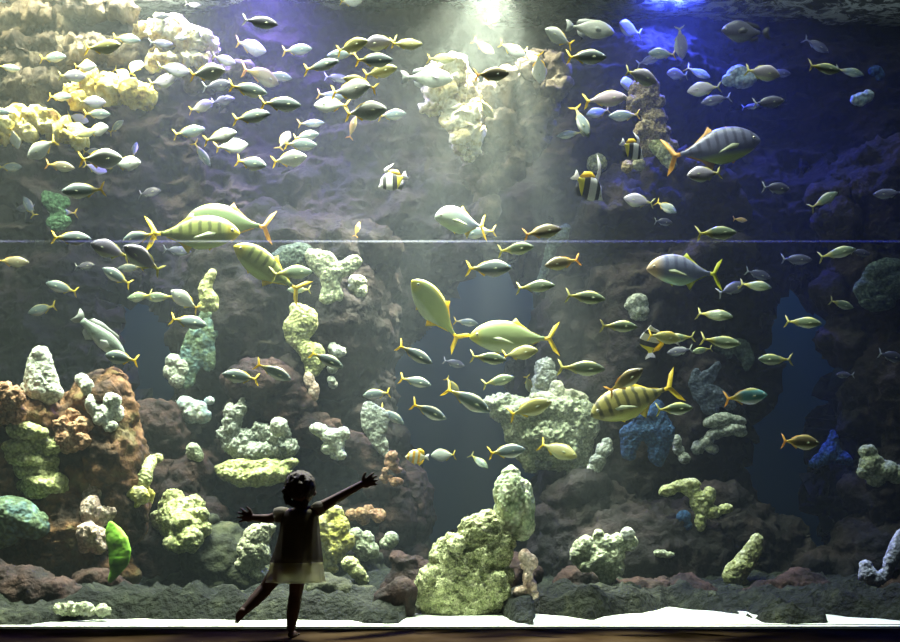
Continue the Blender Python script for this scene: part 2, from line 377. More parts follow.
rock('reef_rock', 'arched brown rock ridge running down behind the child, pierced by a hole', [
    (262, 385, 36, 20), (285, 405, 30, 20, -20), (312, 430, 28, 15, -25), (345, 447, 26, 14, -15), (372, 460, 20, 16, -30), (388, 487, 16, 22), (400, 520, 15, 30), (390, 548, 14, 16),
    (362, 515, 24, 9, 5), (335, 512, 14, 10), (405, 560, 20, 20), (415, 500, 14, 40, 10, .2), (250, 430, 30, 40, 0, .3), (245, 470, 40, 30, 0, .4)], 8.9, M_rock_maroon, voxel=0.03, amp=0.06)
rock('reef_rock', 'low green brown rock bed under the arched ridge', [
    (345, 590, 48, 34), (390, 606, 40, 24), (310, 604, 40, 20), (352, 562, 26, 20), (372, 612, 50, 12)], 8.4, M_rock_green, amp=0.06)
rock('reef_rock', 'dark maroon rock base beneath the big speckled coral', [
    (412, 580, 24, 24), (400, 610, 30, 18), (430, 605, 50, 26), (480, 600, 50, 34), (512, 590, 20, 40), (522, 608, 14, 22)], 7.5, M_rock_maroon, amp=0.06)
rock('reef_rock', 'low dark rock lying on the white sand, beside the orange stub sponge', [
    (575, 596, 24, 28), (585, 606, 22, 24), (560, 600, 22, 16)], 8.0, M_rock_maroon, amp=0.05)
rock('reef_rock', 'dark rubble rock at the front glass between two white sand heaps', [
    (770, 606, 40, 22), (800, 600, 36, 26), (755, 620, 30, 10), (822, 618, 20, 12)], 7.8, M_rock_maroon, amp=0.06)
rock('reef_rock', 'dark reef wall footing behind the rubble, under the blue cluster coral', [
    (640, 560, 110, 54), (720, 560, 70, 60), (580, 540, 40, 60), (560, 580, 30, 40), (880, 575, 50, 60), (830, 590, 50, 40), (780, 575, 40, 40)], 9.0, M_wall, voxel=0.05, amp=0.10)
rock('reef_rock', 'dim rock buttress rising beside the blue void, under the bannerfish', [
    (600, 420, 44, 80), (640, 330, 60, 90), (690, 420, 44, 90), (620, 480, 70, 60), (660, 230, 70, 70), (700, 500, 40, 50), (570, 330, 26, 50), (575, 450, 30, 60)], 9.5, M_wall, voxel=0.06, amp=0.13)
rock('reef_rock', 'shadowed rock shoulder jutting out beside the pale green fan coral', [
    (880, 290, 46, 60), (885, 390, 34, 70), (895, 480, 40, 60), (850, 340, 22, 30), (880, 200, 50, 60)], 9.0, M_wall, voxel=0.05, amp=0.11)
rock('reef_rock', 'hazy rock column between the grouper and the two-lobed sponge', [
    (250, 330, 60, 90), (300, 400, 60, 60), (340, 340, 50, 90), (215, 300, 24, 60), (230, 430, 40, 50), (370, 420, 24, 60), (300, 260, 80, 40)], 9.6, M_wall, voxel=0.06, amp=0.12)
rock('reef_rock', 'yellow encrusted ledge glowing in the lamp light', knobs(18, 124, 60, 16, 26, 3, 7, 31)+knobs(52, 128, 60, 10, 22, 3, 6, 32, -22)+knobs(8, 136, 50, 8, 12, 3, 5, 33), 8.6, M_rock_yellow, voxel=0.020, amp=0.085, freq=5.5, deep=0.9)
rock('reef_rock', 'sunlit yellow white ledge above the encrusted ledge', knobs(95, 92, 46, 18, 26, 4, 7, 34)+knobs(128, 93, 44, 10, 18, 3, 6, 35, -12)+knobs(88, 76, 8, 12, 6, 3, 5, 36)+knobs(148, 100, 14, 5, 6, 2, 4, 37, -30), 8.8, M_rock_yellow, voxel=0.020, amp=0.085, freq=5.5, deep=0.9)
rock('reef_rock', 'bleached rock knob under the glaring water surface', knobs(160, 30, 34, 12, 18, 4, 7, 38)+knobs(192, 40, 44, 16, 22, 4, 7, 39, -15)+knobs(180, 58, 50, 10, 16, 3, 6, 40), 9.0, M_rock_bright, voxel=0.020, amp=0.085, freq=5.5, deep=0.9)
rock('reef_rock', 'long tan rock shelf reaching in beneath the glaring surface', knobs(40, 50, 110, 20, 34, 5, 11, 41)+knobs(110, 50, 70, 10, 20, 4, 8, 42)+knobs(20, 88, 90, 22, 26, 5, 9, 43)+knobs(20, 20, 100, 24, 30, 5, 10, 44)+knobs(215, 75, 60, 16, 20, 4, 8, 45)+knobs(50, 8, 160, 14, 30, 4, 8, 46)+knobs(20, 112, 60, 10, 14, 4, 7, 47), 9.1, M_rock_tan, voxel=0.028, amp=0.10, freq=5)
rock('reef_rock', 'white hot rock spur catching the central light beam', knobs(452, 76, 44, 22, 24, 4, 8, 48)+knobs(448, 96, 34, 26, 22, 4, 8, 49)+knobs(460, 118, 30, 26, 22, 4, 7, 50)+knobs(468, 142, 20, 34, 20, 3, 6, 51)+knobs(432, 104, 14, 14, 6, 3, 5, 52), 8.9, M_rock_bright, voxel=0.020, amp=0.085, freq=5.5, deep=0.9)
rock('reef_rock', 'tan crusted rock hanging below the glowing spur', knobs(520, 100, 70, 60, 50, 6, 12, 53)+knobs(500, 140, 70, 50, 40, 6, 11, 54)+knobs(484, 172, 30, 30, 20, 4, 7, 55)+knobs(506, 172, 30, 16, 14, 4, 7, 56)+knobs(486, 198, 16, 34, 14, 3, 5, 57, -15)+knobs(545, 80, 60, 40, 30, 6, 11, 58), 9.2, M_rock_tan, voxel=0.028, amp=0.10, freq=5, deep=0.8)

rock('reef_rock', 'low brown boulder under the blue green dome coral, at the glass', [(20, 596, 40, 26), (60, 604, 26, 18), (-10, 590, 30, 30)], 7.25, M_rock_maroon, amp=0.06)
rock('reef_rock', 'low dark boulder below the bright green blade', [(112, 598, 26, 16), (95, 590, 20, 18)], 7.6, M_rock_maroon, amp=0.05)
rock('reef_rock', 'low olive boulder between the raised foot and the yellow green knobby coral', [(225, 602, 22, 14), (245, 606, 18, 10)], 7.5, M_rock_green, amp=0.05)
rock('reef_rock', 'wide olive boulder at the sand beyond the standing leg', [(330, 598, 28, 18), (360, 602, 24, 14), (305, 606, 16, 10)], 7.4, M_rock_green, amp=0.05)
rock('reef_rock', 'dark maroon boulder pressed to the glass beside the huge speckled mound', [(390, 604, 16, 16), (402, 596, 12, 20), (378, 612, 10, 8)], 6.95, M_rock_maroon, amp=0.04)
rock('reef_rock', 'dark boulder sloping behind the biggest white sand heap', [(640, 596, 40, 18), (690, 594, 34, 14), (615, 602, 18, 12)], 7.9, M_rock_maroon, amp=0.06)
rock('reef_rock', 'dark boulder at the tank corner under the lavender tube sponge', [(870, 604, 34, 16), (895, 596, 26, 22), (840, 608, 20, 10)], 7.6, M_rock_maroon, amp=0.06)

# ------------------------------------------------------------------ corals and sponges
def cm(name, c1, c2, c3, scale=14, bump=1.0):
    m = mottled(name, [(0.32, c1), (0.48, c2), (0.62, c3)], scale=scale, detail=8, bump=bump, bscale=scale*3, dist=0.02, rough=0.8, rough_noise=0.7)
    # dark pores between the polyps
    nt = m.node_tree; N, L = nt.nodes, nt.links; B = N['Principled BSDF']
    src = B.inputs['Base Color'].links[0].from_socket; tc = next(n for n in N if n.bl_idname == 'ShaderNodeTexCoord')
    vo = N.new('ShaderNodeTexVoronoi'); vo.inputs['Scale'].default_value = scale*3.2; L.new(tc.outputs['Object'], vo.inputs['Vector'])
    mr = N.new('ShaderNodeMapRange'); mr.inputs[1].default_value = 0.25; mr.inputs[2].default_value = 0.75; mr.inputs[3].default_value = 1.0; mr.inputs[4].default_value = 0.35; L.new(vo.outputs[0], mr.inputs[0])
    mx = N.new('ShaderNodeMixRGB'); mx.blend_type = 'MULTIPLY'; mx.inputs[0].default_value = 0.8; L.new(src, mx.inputs[1]); L.new(mr.outputs[0], mx.inputs[2]); L.new(mx.outputs[0], B.inputs['Base Color'])
    return m
K_white = cm('white_coral', (0.45, 0.48, 0.36), (0.72, 0.76, 0.62), (0.85, 0.87, 0.76))
K_cream = cm('cream_coral', (0.32, 0.33, 0.22), (0.56, 0.56, 0.38), (0.7, 0.7, 0.5))
K_yg = cm('yellow_green_coral', (0.20, 0.22, 0.07), (0.48, 0.50, 0.20), (0.74, 0.74, 0.42))
K_pg = cm('pale_green_coral', (0.16, 0.19, 0.11), (0.42, 0.46, 0.30), (0.68, 0.70, 0.50))
K_speck = cm('speckled_coral', (0.10, 0.12, 0.05), (0.42, 0.46, 0.22), (0.70, 0.70, 0.42), scale=26, bump=1.0)
K_yel = cm('yellow_coral', (0.5, 0.45, 0.06), (0.75, 0.68, 0.18), (0.85, 0.8, 0.42), scale=10)
K_pink = cm('pink_fleshy_coral', (0.5, 0.32, 0.24), (0.74, 0.54, 0.44), (0.84, 0.68, 0.58))
K_rust = cm('rust_sponge', (0.2, 0.09, 0.04), (0.42, 0.22, 0.12), (0.55, 0.36, 0.22))
K_grey = cm('grey_coral', (0.16, 0.18, 0.15), (0.38, 0.41, 0.35), (0.58, 0.60, 0.52))
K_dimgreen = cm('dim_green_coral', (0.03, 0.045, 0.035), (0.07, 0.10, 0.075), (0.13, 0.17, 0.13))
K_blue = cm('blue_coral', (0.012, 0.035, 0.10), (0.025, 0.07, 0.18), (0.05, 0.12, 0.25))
K_bg = cm('blue_green_coral', (0.05, 0.10, 0.07), (0.16, 0.22, 0.12), (0.18, 0.30, 0.32), scale=9)
K_bw = cm('blue_white_coral', (0.22, 0.36, 0.44), (0.5, 0.62, 0.64), (0.78, 0.8, 0.7), scale=10)
K_lav = cm('lavender_sponge', (0.25, 0.26, 0.42), (0.4, 0.42, 0.6), (0.5, 0.52, 0.68))
K_leaf = cm('bright_green_blade', (0.10, 0.30, 0.02), (0.22, 0.52, 0.04), (0.38, 0.66, 0.10), scale=4, bump=0.2)
K_tan = cm('tan_coral', (0.16, 0.12, 0.06), (0.36, 0.28, 0.14), (0.5, 0.42, 0.25), scale=20)
CORALS = []     # (px, py, phrase)
def coral(name, label, blobs, mat, cat='coral', voxel=0.011, amp=0.012, freq=14, D=None, deep=0.6, ridge=False, group=None, where=None, parts=(), smooth=1, out=0.5):
    if D is None:
        pts = [(b[0], b[1]) for b in blobs]; D = 99
        for (x, y) in pts:
            D = min(D, hitD(x, y)+0.12)
        D = max(D, 7.0)
        blobs = [(*b[:4], b[4] if len(b) > 4 else 0, (b[5] if len(b) > 5 else 0)+min(0.15, hitD(b[0], b[1])-0.25*min(b[2], b[3])*D/F-D)) for b in blobs]
    else:
        D = min([D]+[hitD(b[0], b[1])-0.2*min(b[2], b[3])*D/F for b in blobs])
    blobs = [(b[0], b[1], b[2]*1.14, b[3]*1.14, *b[4:]) for b in blobs]
    me = remesh(mass(blobs, D, deep), voxel*0.72, smooth)
    displace(me, lambda c: amp*1.3*fbm(c*freq, 3, ridge=ridge)+amp*0.55*fbm(c*freq*3.1+4, 3, ridge=True))
    o = tag(link(name, me, mat), label, cat, group)
    for pn, pb, pm in parts:
        m2 = remesh(mass(pb, D-0.02, deep), voxel, 1); displace(m2, lambda c: amp*fbm(c*freq+3, 3))
        link(pn, m2, pm, o)
    cx = sum(b[0] for b in blobs)/len(blobs); cy = sum(b[1] for b in blobs)/len(blobs)
    if where: CORALS.append((cx, cy, where))
    return o
coral('cone_sponge', 'tall white cone shaped sponge standing on the brown reef rock', chain([(41, 351, 6, 5), (41, 357, 9, 7), (40, 368, 12, 9), (41, 380, 15, 9), (43, 391, 16, 8)])+[(27, 387, 6, 5), (56, 393, 7, 7), (50, 398, 8, 5)], K_white, 'sponge', where='white cone sponge', D=7.75)
coral('knob_coral', 'pair of small white coral knobs on the peak of the brown reef rock', [(82, 379, 6, 5), (88, 388, 6, 8), (85, 384, 6, 6)], K_white, where='pair of white knobs')
coral('knob_coral', 'cluster of bright white rounded coral knobs on the brown reef rock', [
    (91, 404, 5, 9), (100, 413, 8, 8), (113, 401, 8, 7), (108, 413, 6, 7), (118, 412, 5, 8), (110, 426, 6, 5), (101, 418, 7, 6)], K_white, where='white knob cluster')
coral('plate_coral', 'tall stack of yellow green layered plate coral on the brown reef rock', [
    (28, 431, 18, 9, -5), (44, 443, 20, 7, -8), (22, 447, 16, 8, 5), (52, 449, 14, 7, 18), (30, 460, 24, 8, -10), (48, 463, 16, 8, 8), (38, 472, 24, 9, -6), (46, 484, 20, 8, -14), (34, 488, 16, 7, -10), (57, 482, 9, 8), (38, 494, 12, 5), (38, 460, 18, 30, 0, .1)],
    K_yg, amp=0.02, freq=9, where='yellow green plate stack', voxel=0.013, deep=0.9)
coral('dome_coral', 'blue green dome coral low on the front of the brown reef rock', [(10, 514, 26, 16, -5), (24, 522, 22, 14, -20), (0, 530, 18, 16), (38, 519, 9, 6)], K_bg, where='blue green dome coral', D=7.55)
coral('leather_coral', 'fleshy pink lobed coral hanging beside the bright green blade', [
    (92, 496, 9, 12), (90, 512, 9, 14), (102, 517, 10, 9, 20), (110, 513, 6, 6, 30), (88, 535, 10, 12), (98, 540, 9, 12), (84, 545, 6, 7)], K_pink, where='pink lobed coral', amp=0.018)
coral('algae_blade', 'single bright green leaf shaped blade curving down beside the pink lobed coral', chain([(111, 524, 3, 3), (113, 530, 7, 5), (117, 540, 10, 7), (120, 551, 10, 7), (119, 562, 9, 6), (115, 572, 5, 5), (110, 580, 2, 3)], 10), K_leaf, 'seaweed', amp=0.004, deep=0.35, where='bright green blade', D=7.45)
coral('flower_coral', 'small yellow flower shaped coral tuft on the brown reef pillar', [(132, 494, 5, 4), (140, 499, 6, 5), (147, 494, 5, 4), (136, 503, 4, 4), (144, 488, 5, 4), (149, 499, 4, 5), (139, 491, 5, 4), (139, 496, 10, 8), (145, 494, 8, 7)], K_yel, where='yellow flower coral', voxel=0.008)
coral('finger_coral', 'slim pale yellow finger coral leaning on the brown reef pillar', chain([(158, 458, 4, 4), (150, 461, 6, 5), (146, 470, 6, 7), (143, 481, 6, 7)]), K_yg, where='slim yellow finger coral', voxel=0.009)
coral('brain_coral', 'yellow green knobby coral head low on the brown reef pillar', knobs(180, 521, 42, 44, 30, 6, 11, 3)+[(180, 520, 18, 20, 0, .06), (182, 543, 16, 8), (160, 520, 8, 8)], K_yg, amp=0.02, freq=16, where='yellow green knobby coral',
    parts=[('stalk', [(204, 540, 4, 12, 25), (210, 556, 4, 12, 25), (217, 570, 4, 10, 25)], K_cream)])
coral('knob_coral', 'bright white coral lumps on the edge of the deep blue hollow', [(174, 362, 8, 7), (172, 372, 8, 8), (178, 380, 9, 7), (184, 368, 7, 9)], K_white, where='white lumps by the hollow', D=9.0)
coral('sea_fan', 'hazy blue fan coral standing behind the bright white lumps', chain([(206, 318, 7, 8), (204, 332, 12, 12), (198, 346, 14, 13), (190, 362, 10, 11), (187, 380, 7, 8)])+chain([(204, 340, 10, 12), (208, 360, 7, 10)]), K_bg, deep=0.25, where='hazy blue fan', D=9.4)
coral('shell_coral', 'blue white banded coral lump under the bright white lumps', [(186, 405, 9, 8, 10), (192, 412, 10, 9), (202, 416, 8, 7), (196, 408, 10, 7)], K_bw, where='blue white coral lump', D=8.8)
coral('shell_coral', 'tiny blue white coral nub beside the banded coral lump', [(209, 401, 5, 4)], K_bw, D=8.9)
coral('cup_sponge', 'small pale green cup sponge in the dark gap of the brown pillar', [(194, 452, 7, 8, 10), (197, 456, 6, 6)], K_pg, 'sponge', where='small green cup sponge', D=8.9)
coral('feather_coral', 'feathery greenish white coral spray above the yellow bottomed shelf', [
    (232, 420, 7, 14, 0), (239, 410, 4, 10, -20), (228, 436, 9, 10), (246, 437, 10, 6), (238, 446, 14, 8), (262, 432, 9, 8), (275, 440, 9, 10), (286, 448, 10, 8), (280, 432, 8, 8), (258, 452, 22, 9)],
    K_grey, amp=0.03, freq=22, where='feathery coral spray', voxel=0.012, D=8.75)
coral('shelf_coral', 'yellow rimmed shelf coral spreading above the child head', [(252, 468, 34, 8, 3), (262, 476, 28, 8, 8), (240, 474, 20, 7), (285, 466, 12, 5, 20)], K_yg, amp=0.02, freq=14, where='yellow rimmed shelf coral', D=8.65)
coral('knob_coral', 'single round white coral knob on the arched brown ridge', [(279, 427, 8, 9)], K_white, where='single white knob', D=8.6)
coral('branching_coral', 'irregular white coral patch on the arched brown ridge', [(320, 430, 9, 6, -20), (332, 436, 10, 7), (336, 445, 8, 8), (343, 434, 6, 6), (338, 454, 7, 6), (328, 448, 6, 5)], K_white, where='white coral patch', D=8.6)
coral('lobed_sponge', 'pale yellow green two-lobed sponge hanging on the hazy rock column', chain([(296, 308, 6, 4), (304, 316, 12, 8), (300, 327, 15, 10), (296, 338, 9, 6), (304, 346, 9, 6), (312, 352, 11, 8), (315, 362, 10, 8), (313, 372, 6, 4)]), K_yg, 'sponge', where='two-lobed sponge', D=8.9, deep=0.4,
    parts=[('foot', [(309, 380, 6, 9), (314, 390, 6, 9), (315, 397, 4, 5)], K_pink)])
coral('speckled_sponge', 'small grey white speckled sponge beside the two-lobed sponge', knobs(337, 352, 12, 12, 8, 3, 5, 5)+knobs(334, 374, 10, 22, 10, 3, 4, 6), K_grey, 'sponge', D=9.0, where='grey speckled sponge')
coral('leaf_sponge', 'drooping pale green leaf shaped sponge at the edge of the central blue hollow', chain([(368, 406, 5, 4), (371, 413, 9, 7), (373, 424, 11, 8), (376, 435, 8, 7), (382, 447, 6, 6), (388, 456, 2, 3)])+chain([(371, 413, 8, 7), (382, 418, 7, 8), (381, 428, 5, 6)]), K_grey, 'sponge', deep=0.3, D=8.8, where='drooping leaf sponge')
coral('leather_coral', 'hazy pale green branching coral beneath the glass joint', chain([(312, 254, 8, 5), (322, 262, 13, 10), (330, 272, 12, 9), (331, 286, 7, 7), (328, 299, 8, 4)])+chain([(330, 270, 11, 8), (344, 268, 9, 7), (355, 262, 6, 6)])+chain([(331, 286, 6, 6), (339, 296, 4, 5)]), K_pg, deep=0.35, D=9.3, where='hazy branching coral')
coral('leather_coral', 'small hazy green coral stub beside the hazy branching coral', [(358, 281, 8, 6), (360, 290, 7, 8), (356, 287, 7, 6)], K_pg, deep=0.35, D=9.3)
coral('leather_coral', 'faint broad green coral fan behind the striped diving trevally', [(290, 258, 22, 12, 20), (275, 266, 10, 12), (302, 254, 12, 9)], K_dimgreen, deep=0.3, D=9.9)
coral('tube_sponge', 'upright yellow green tube sponge next to the bright white fish', chain([(212, 273, 4, 4), (208, 281, 5, 5), (205, 290, 6, 5), (209, 299, 8, 6), (212, 306, 6, 5)])+[(204, 307, 6, 5)], K_yg, 'sponge', where='upright tube sponge', D=8.8)
coral('leaf_sponge', 'flat dull green leaf sponge on the shaded rock near the glass joint', chain([(46, 196, 4, 5), (54, 202, 10, 8), (58, 212, 7, 7), (58, 224, 8, 7)])+[(66, 202, 4, 5), (52, 222, 5, 6), (65, 222, 5, 5)], cm('dull_green_sponge', (0.04, 0.10, 0.045), (0.07, 0.16, 0.075), (0.10, 0.2, 0.1)), 'sponge', deep=0.3, D=8.6, where='dull green leaf sponge')
coral('table_coral', 'large grey green table coral bulging out over the central blue hollow', [
    (510, 404, 26, 7, -5), (535, 412, 40, 12, 0), (560, 410, 30, 14), (570, 425, 26, 20), (545, 430, 36, 18), (555, 450, 26, 18), (520, 420, 22, 10, -20), (578, 440, 14, 20), (535, 455, 14, 14), (575, 460, 12, 12), (545, 440, 40, 20, -30)],
    K_pg, amp=0.035, freq=12, voxel=0.015, D=9.0, deep=0.5, where='big table coral',
    parts=[('crest', [(494, 403, 9, 5), (505, 413, 10, 5), (540, 397, 10, 5), (557, 390, 9, 10), (570, 395, 9, 7, 20), (581, 397, 9, 5, -20), (560, 403, 14, 6), (520, 412, 14, 6), (552, 399, 8, 6), (500, 400, 12, 5), (530, 408, 20, 5)], K_cream),
           ('lower_lobe', [(542, 464, 12, 5, -10), (548, 460, 10, 6, 20), (574, 473, 8, 18)], K_grey)])
coral('cactus_coral', 'upright fuzzy grey coral column rising behind the big table coral', [(545, 370, 9, 11), (544, 382, 10, 12), (541, 392, 9, 8), (548, 378, 8, 12)], K_grey, amp=0.02, freq=24, D=9.1, where='fuzzy coral column')
coral('shell_coral', 'pair of pale stacked coral discs under the big table coral', [(604, 450, 8, 7, 20), (598, 461, 8, 7, 10), (594, 469, 7, 6), (607, 443, 5, 5)], K_grey, D=8.9, where='pale coral discs')
coral('elephant_ear_sponge', 'large vivid blue drooping sponge beneath the golden striped trevally', chain([(656, 406, 8, 6), (650, 418, 16, 9), (656, 430, 17, 10), (660, 443, 11, 9), (657, 456, 8, 7), (659, 462, 4, 4)])+chain([(645, 424, 10, 8), (632, 434, 11, 9), (628, 448, 7, 9), (631, 456, 5, 4)]), K_blue, 'sponge', D=8.7, deep=0.35, where='vivid blue sponge')
coral('brain_coral', 'huge yellow green speckled coral mound leaning at the tank front', [
    (492, 525, 9, 14, 30), (480, 540, 22, 22), (460, 560, 26, 24), (490, 552, 18, 20), (450, 585, 30, 24), (475, 590, 28, 28), (497, 578, 14, 14), (430, 598, 16, 10), (462, 608, 30, 16), (440, 608, 14, 12), (480, 612, 14, 10), (502, 545, 12, 12)]
    + knobs(468, 575, 80, 70, 40, 6, 10, 9, 30), K_speck, amp=0.028, freq=17, D=7.12, voxel=0.014, where='huge speckled coral mound',
    parts=[('knob', [(418, 602, 8, 8)], K_cream), ('knob', [(434, 616, 8, 7)], K_cream), ('knob', [(470, 622, 7, 6)], K_cream), ('knob', [(487, 625, 6, 4)], K_cream)])
coral('pillar_coral', 'upright pale green coral block perched on the huge speckled mound', [
    (511, 476, 9, 9), (509, 490, 13, 16), (520, 494, 11, 14), (514, 510, 17, 14), (507, 526, 12, 10), (520, 527, 12, 11), (525, 510, 7, 22), (512, 500, 14, 26)], cm('pale_block_coral', (0.2, 0.3, 0.17), (0.48, 0.56, 0.34), (0.68, 0.7, 0.5), scale=12), amp=0.016, D=7.2, deep=0.8, where='pale coral block')
coral('stub_sponge', 'small orange beige stub sponge beside the huge speckled mound', [(525, 557, 5, 7), (529, 563, 8, 8), (528, 575, 5, 10), (530, 586, 6, 8), (522, 591, 8, 4, 15), (531, 593, 6, 5)], K_pink, 'sponge', D=7.8, where='orange beige stub sponge')
coral('bubble_coral', 'cluster of rounded pale green coral lumps on the dark reef wall', [
    (598, 534, 5, 5), (584, 545, 9, 8), (578, 556, 7, 8), (594, 553, 10, 9), (588, 565, 10, 7), (606, 545, 10, 9), (612, 556, 10, 9), (618, 543, 9, 9), (630, 544, 7, 6), (604, 568, 9, 8), (608, 578, 8, 8), (616, 568, 8, 8), (600, 560, 14, 12)], K_pg,
    D=8.4, amp=0.016, where='pale lump cluster', parts=[('blue_lobe', [(628, 534, 8, 7)], K_grey)])
coral('finger_sponge', 'pale green cylinder shaped sponge leaning on the dark rock above the rubble', chain([(757, 539, 6, 5), (752, 551, 8, 7), (745, 562, 9, 8), (737, 572, 11, 8), (734, 578, 9, 6)])+[(728, 575, 5, 5), (741, 582, 5, 4)], K_yg, 'sponge', D=8.3, where='pale cylinder sponge')
coral('branching_coral', 'green branching coral with pale twigs on the dark reef wall', [
    (668, 490, 8, 5, 20), (680, 486, 9, 5, -10), (692, 490, 8, 7), (698, 500, 8, 10), (702, 508, 7, 10), (700, 520, 5, 10), (712, 512, 9, 6, 10), (724, 509, 8, 4, 10), (709, 496, 6, 9), (690, 484, 10, 5)], K_yg, D=8.5, where='green branching coral',
    parts=[('blue_lobe', [(684, 517, 8, 7), (687, 525, 6, 6)], K_blue)])
coral('shell_coral', 'tiny pale coral scrap on the dark wall under the green branching coral', [(660, 553, 6, 4), (668, 555, 6, 3)], K_pg, D=8.6)
coral('staghorn_coral', 'grey branched coral ledge below the bright teal fish', [(718, 420, 14, 6, 10), (735, 420, 10, 4, -12), (730, 430, 14, 5, 10), (715, 434, 10, 5, 20), (706, 442, 7, 5, 30), (698, 448, 6, 6, 45), (712, 449, 6, 4), (740, 433, 6, 3)], K_grey, D=9.0, where='grey branched ledge')
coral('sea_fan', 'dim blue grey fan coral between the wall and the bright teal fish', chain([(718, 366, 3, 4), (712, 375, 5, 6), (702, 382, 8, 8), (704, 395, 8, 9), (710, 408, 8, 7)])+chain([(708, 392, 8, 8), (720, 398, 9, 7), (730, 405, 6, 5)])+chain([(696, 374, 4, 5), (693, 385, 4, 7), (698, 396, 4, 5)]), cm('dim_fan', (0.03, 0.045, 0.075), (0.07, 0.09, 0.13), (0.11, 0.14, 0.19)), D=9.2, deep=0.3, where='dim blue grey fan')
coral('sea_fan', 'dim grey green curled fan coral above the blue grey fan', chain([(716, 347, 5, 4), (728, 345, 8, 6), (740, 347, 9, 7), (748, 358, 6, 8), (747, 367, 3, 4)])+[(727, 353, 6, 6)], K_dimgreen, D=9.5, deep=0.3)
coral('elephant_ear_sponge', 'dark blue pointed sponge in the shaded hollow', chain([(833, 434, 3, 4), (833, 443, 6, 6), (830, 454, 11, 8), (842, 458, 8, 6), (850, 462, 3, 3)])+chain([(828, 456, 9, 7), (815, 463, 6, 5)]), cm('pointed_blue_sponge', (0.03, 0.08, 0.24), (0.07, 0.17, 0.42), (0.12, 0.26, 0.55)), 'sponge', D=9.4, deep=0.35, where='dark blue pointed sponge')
coral('leather_coral', 'pale green ruffled coral on the shadowed rock shoulder', [(868, 452, 8, 6), (872, 464, 12, 9), (885, 470, 12, 9), (898, 474, 10, 8), (866, 472, 8, 6), (876, 480, 8, 6)], K_pg, D=8.3, where='pale ruffled coral')
coral('tube_sponge', 'lavender tube sponge with a squared foot near the front glass', chain([(866, 566, 5, 4), (869, 576, 9, 7), (878, 580, 8, 6), (887, 573, 5, 6), (891, 560, 6, 7), (897, 546, 7, 8), (902, 536, 6, 6)]), K_lav, 'sponge', D=8.1, where='lavender tube sponge')
coral('leather_coral', 'glowing lobed yellow coral right behind the dress of the child', [
    (331, 514, 11, 8), (336, 528, 12, 14), (344, 541, 10, 9), (333, 548, 12, 14), (328, 562, 8, 10), (331, 569, 7, 5), (322, 530, 10, 20)], K_yel, amp=0.016, D=8.2, where='glowing yellow coral')
coral('bubble_coral', 'rounded pale green coral lumps beside the glowing yellow coral', [(355, 536, 8, 7), (362, 546, 9, 9), (370, 550, 8, 8), (367, 539, 7, 7), (363, 556, 6, 5)], K_pg, D=8.3, where='pale green lumps')
coral('bubble_coral', 'small round green coral button on the arch pillar', [(391, 540, 7, 8), (387, 543, 6, 5)], K_pg, D=8.5)
coral('bubble_coral', 'lowest pale coral lobes slanting below the pale green lumps', [(350, 564, 8, 7), (357, 572, 9, 7, -40), (362, 580, 6, 6)], K_yg, D=8.2)
coral('leather_coral', 'cream ruffled coral under the outstretched arm of the child', [(258, 535, 12, 10), (248, 550, 9, 13), (258, 552, 11, 14), (244, 565, 7, 8), (258, 572, 8, 7), (267, 528, 8, 6)], K_cream, amp=0.022, D=8.1, where='cream ruffled coral')
coral('encrusting_sponge', 'bumpy tan rust sponge on the upper bend of the arched ridge', knobs(390, 470, 22, 34, 12, 3, 6, 21), K_rust, 'sponge', D=8.65, where='tan rust sponge')
coral('encrusting_sponge', 'rust coloured lumpy sponge spread along the inner branch of the ridge', knobs(365, 515, 44, 10, 10, 4, 6, 22), K_rust, 'sponge', D=8.6)
coral('encrusting_sponge', 'bright orange crust on the reef rock below the white knob cluster', knobs(72, 432, 24, 34, 14, 5, 9, 23), K_rust, 'sponge', D=7.75, amp=0.03, where='orange crust')
coral('encrusting_sponge', 'orange brown crust at the tank end above the plate stack', knobs(8, 405, 26, 26, 12, 6, 9, 24), K_rust, 'sponge', D=7.8, amp=0.03)
coral('branching_coral', 'low bright green crusted coral on the white sand', knobs(85, 609, 56, 10, 22, 3, 6, 25), K_pg, D=7.45, amp=0.02, freq=24, where='low crusted coral on sand')
coral('encrusting_sponge', 'tan crusted sponge column under the blue lit fish', knobs(648, 108, 24, 40, 18, 5, 10, 26)+knobs(654, 140, 30, 30, 14, 6, 10, 27), K_tan, 'sponge', D=9.0, amp=0.03, where='tan crusted column')
coral('encrusting_sponge', 'olive flat sponge flap hanging from the tan crusted column', [(662, 150, 14, 8, -40), (668, 160, 10, 6, -50)], K_yg, 'sponge', D=8.9, deep=0.3)
coral('cup_sponge', 'small tan round sponge below the tan crusted column', [(627, 166, 5, 6)], K_tan, 'sponge', D=9.0)
coral('cup_sponge', 'small cream round sponge below the tan crusted column, paler of the two', [(639, 165, 5, 6)], K_cream, 'sponge', D=9.0)
coral('cup_sponge', 'blurry olive round sponge above the filament bannerfish', [(597, 163, 9, 8)], K_yg, 'sponge', D=9.6, where='olive round sponge')
coral('elephant_ear_sponge', 'bright blue ruffled sponge high under the blue lamp', [(738, 74, 10, 7), (748, 78, 8, 6), (730, 80, 7, 6), (742, 82, 10, 5)], K_bw, 'sponge', D=8.9, where='bright blue ruffled sponge')
coral('elephant_ear_sponge', 'small blue sponge lump high on the dark rock', [(861, 99, 7, 6), (855, 100, 4, 5), (867, 96, 5, 6)], K_bw, 'sponge', D=8.8, where='small blue sponge lump')
coral('elephant_ear_sponge', 'faint blue sponge scrap above the small blue lump', [(876, 71, 6, 5), (880, 75, 4, 5)], K_blue, 'sponge', D=8.9)
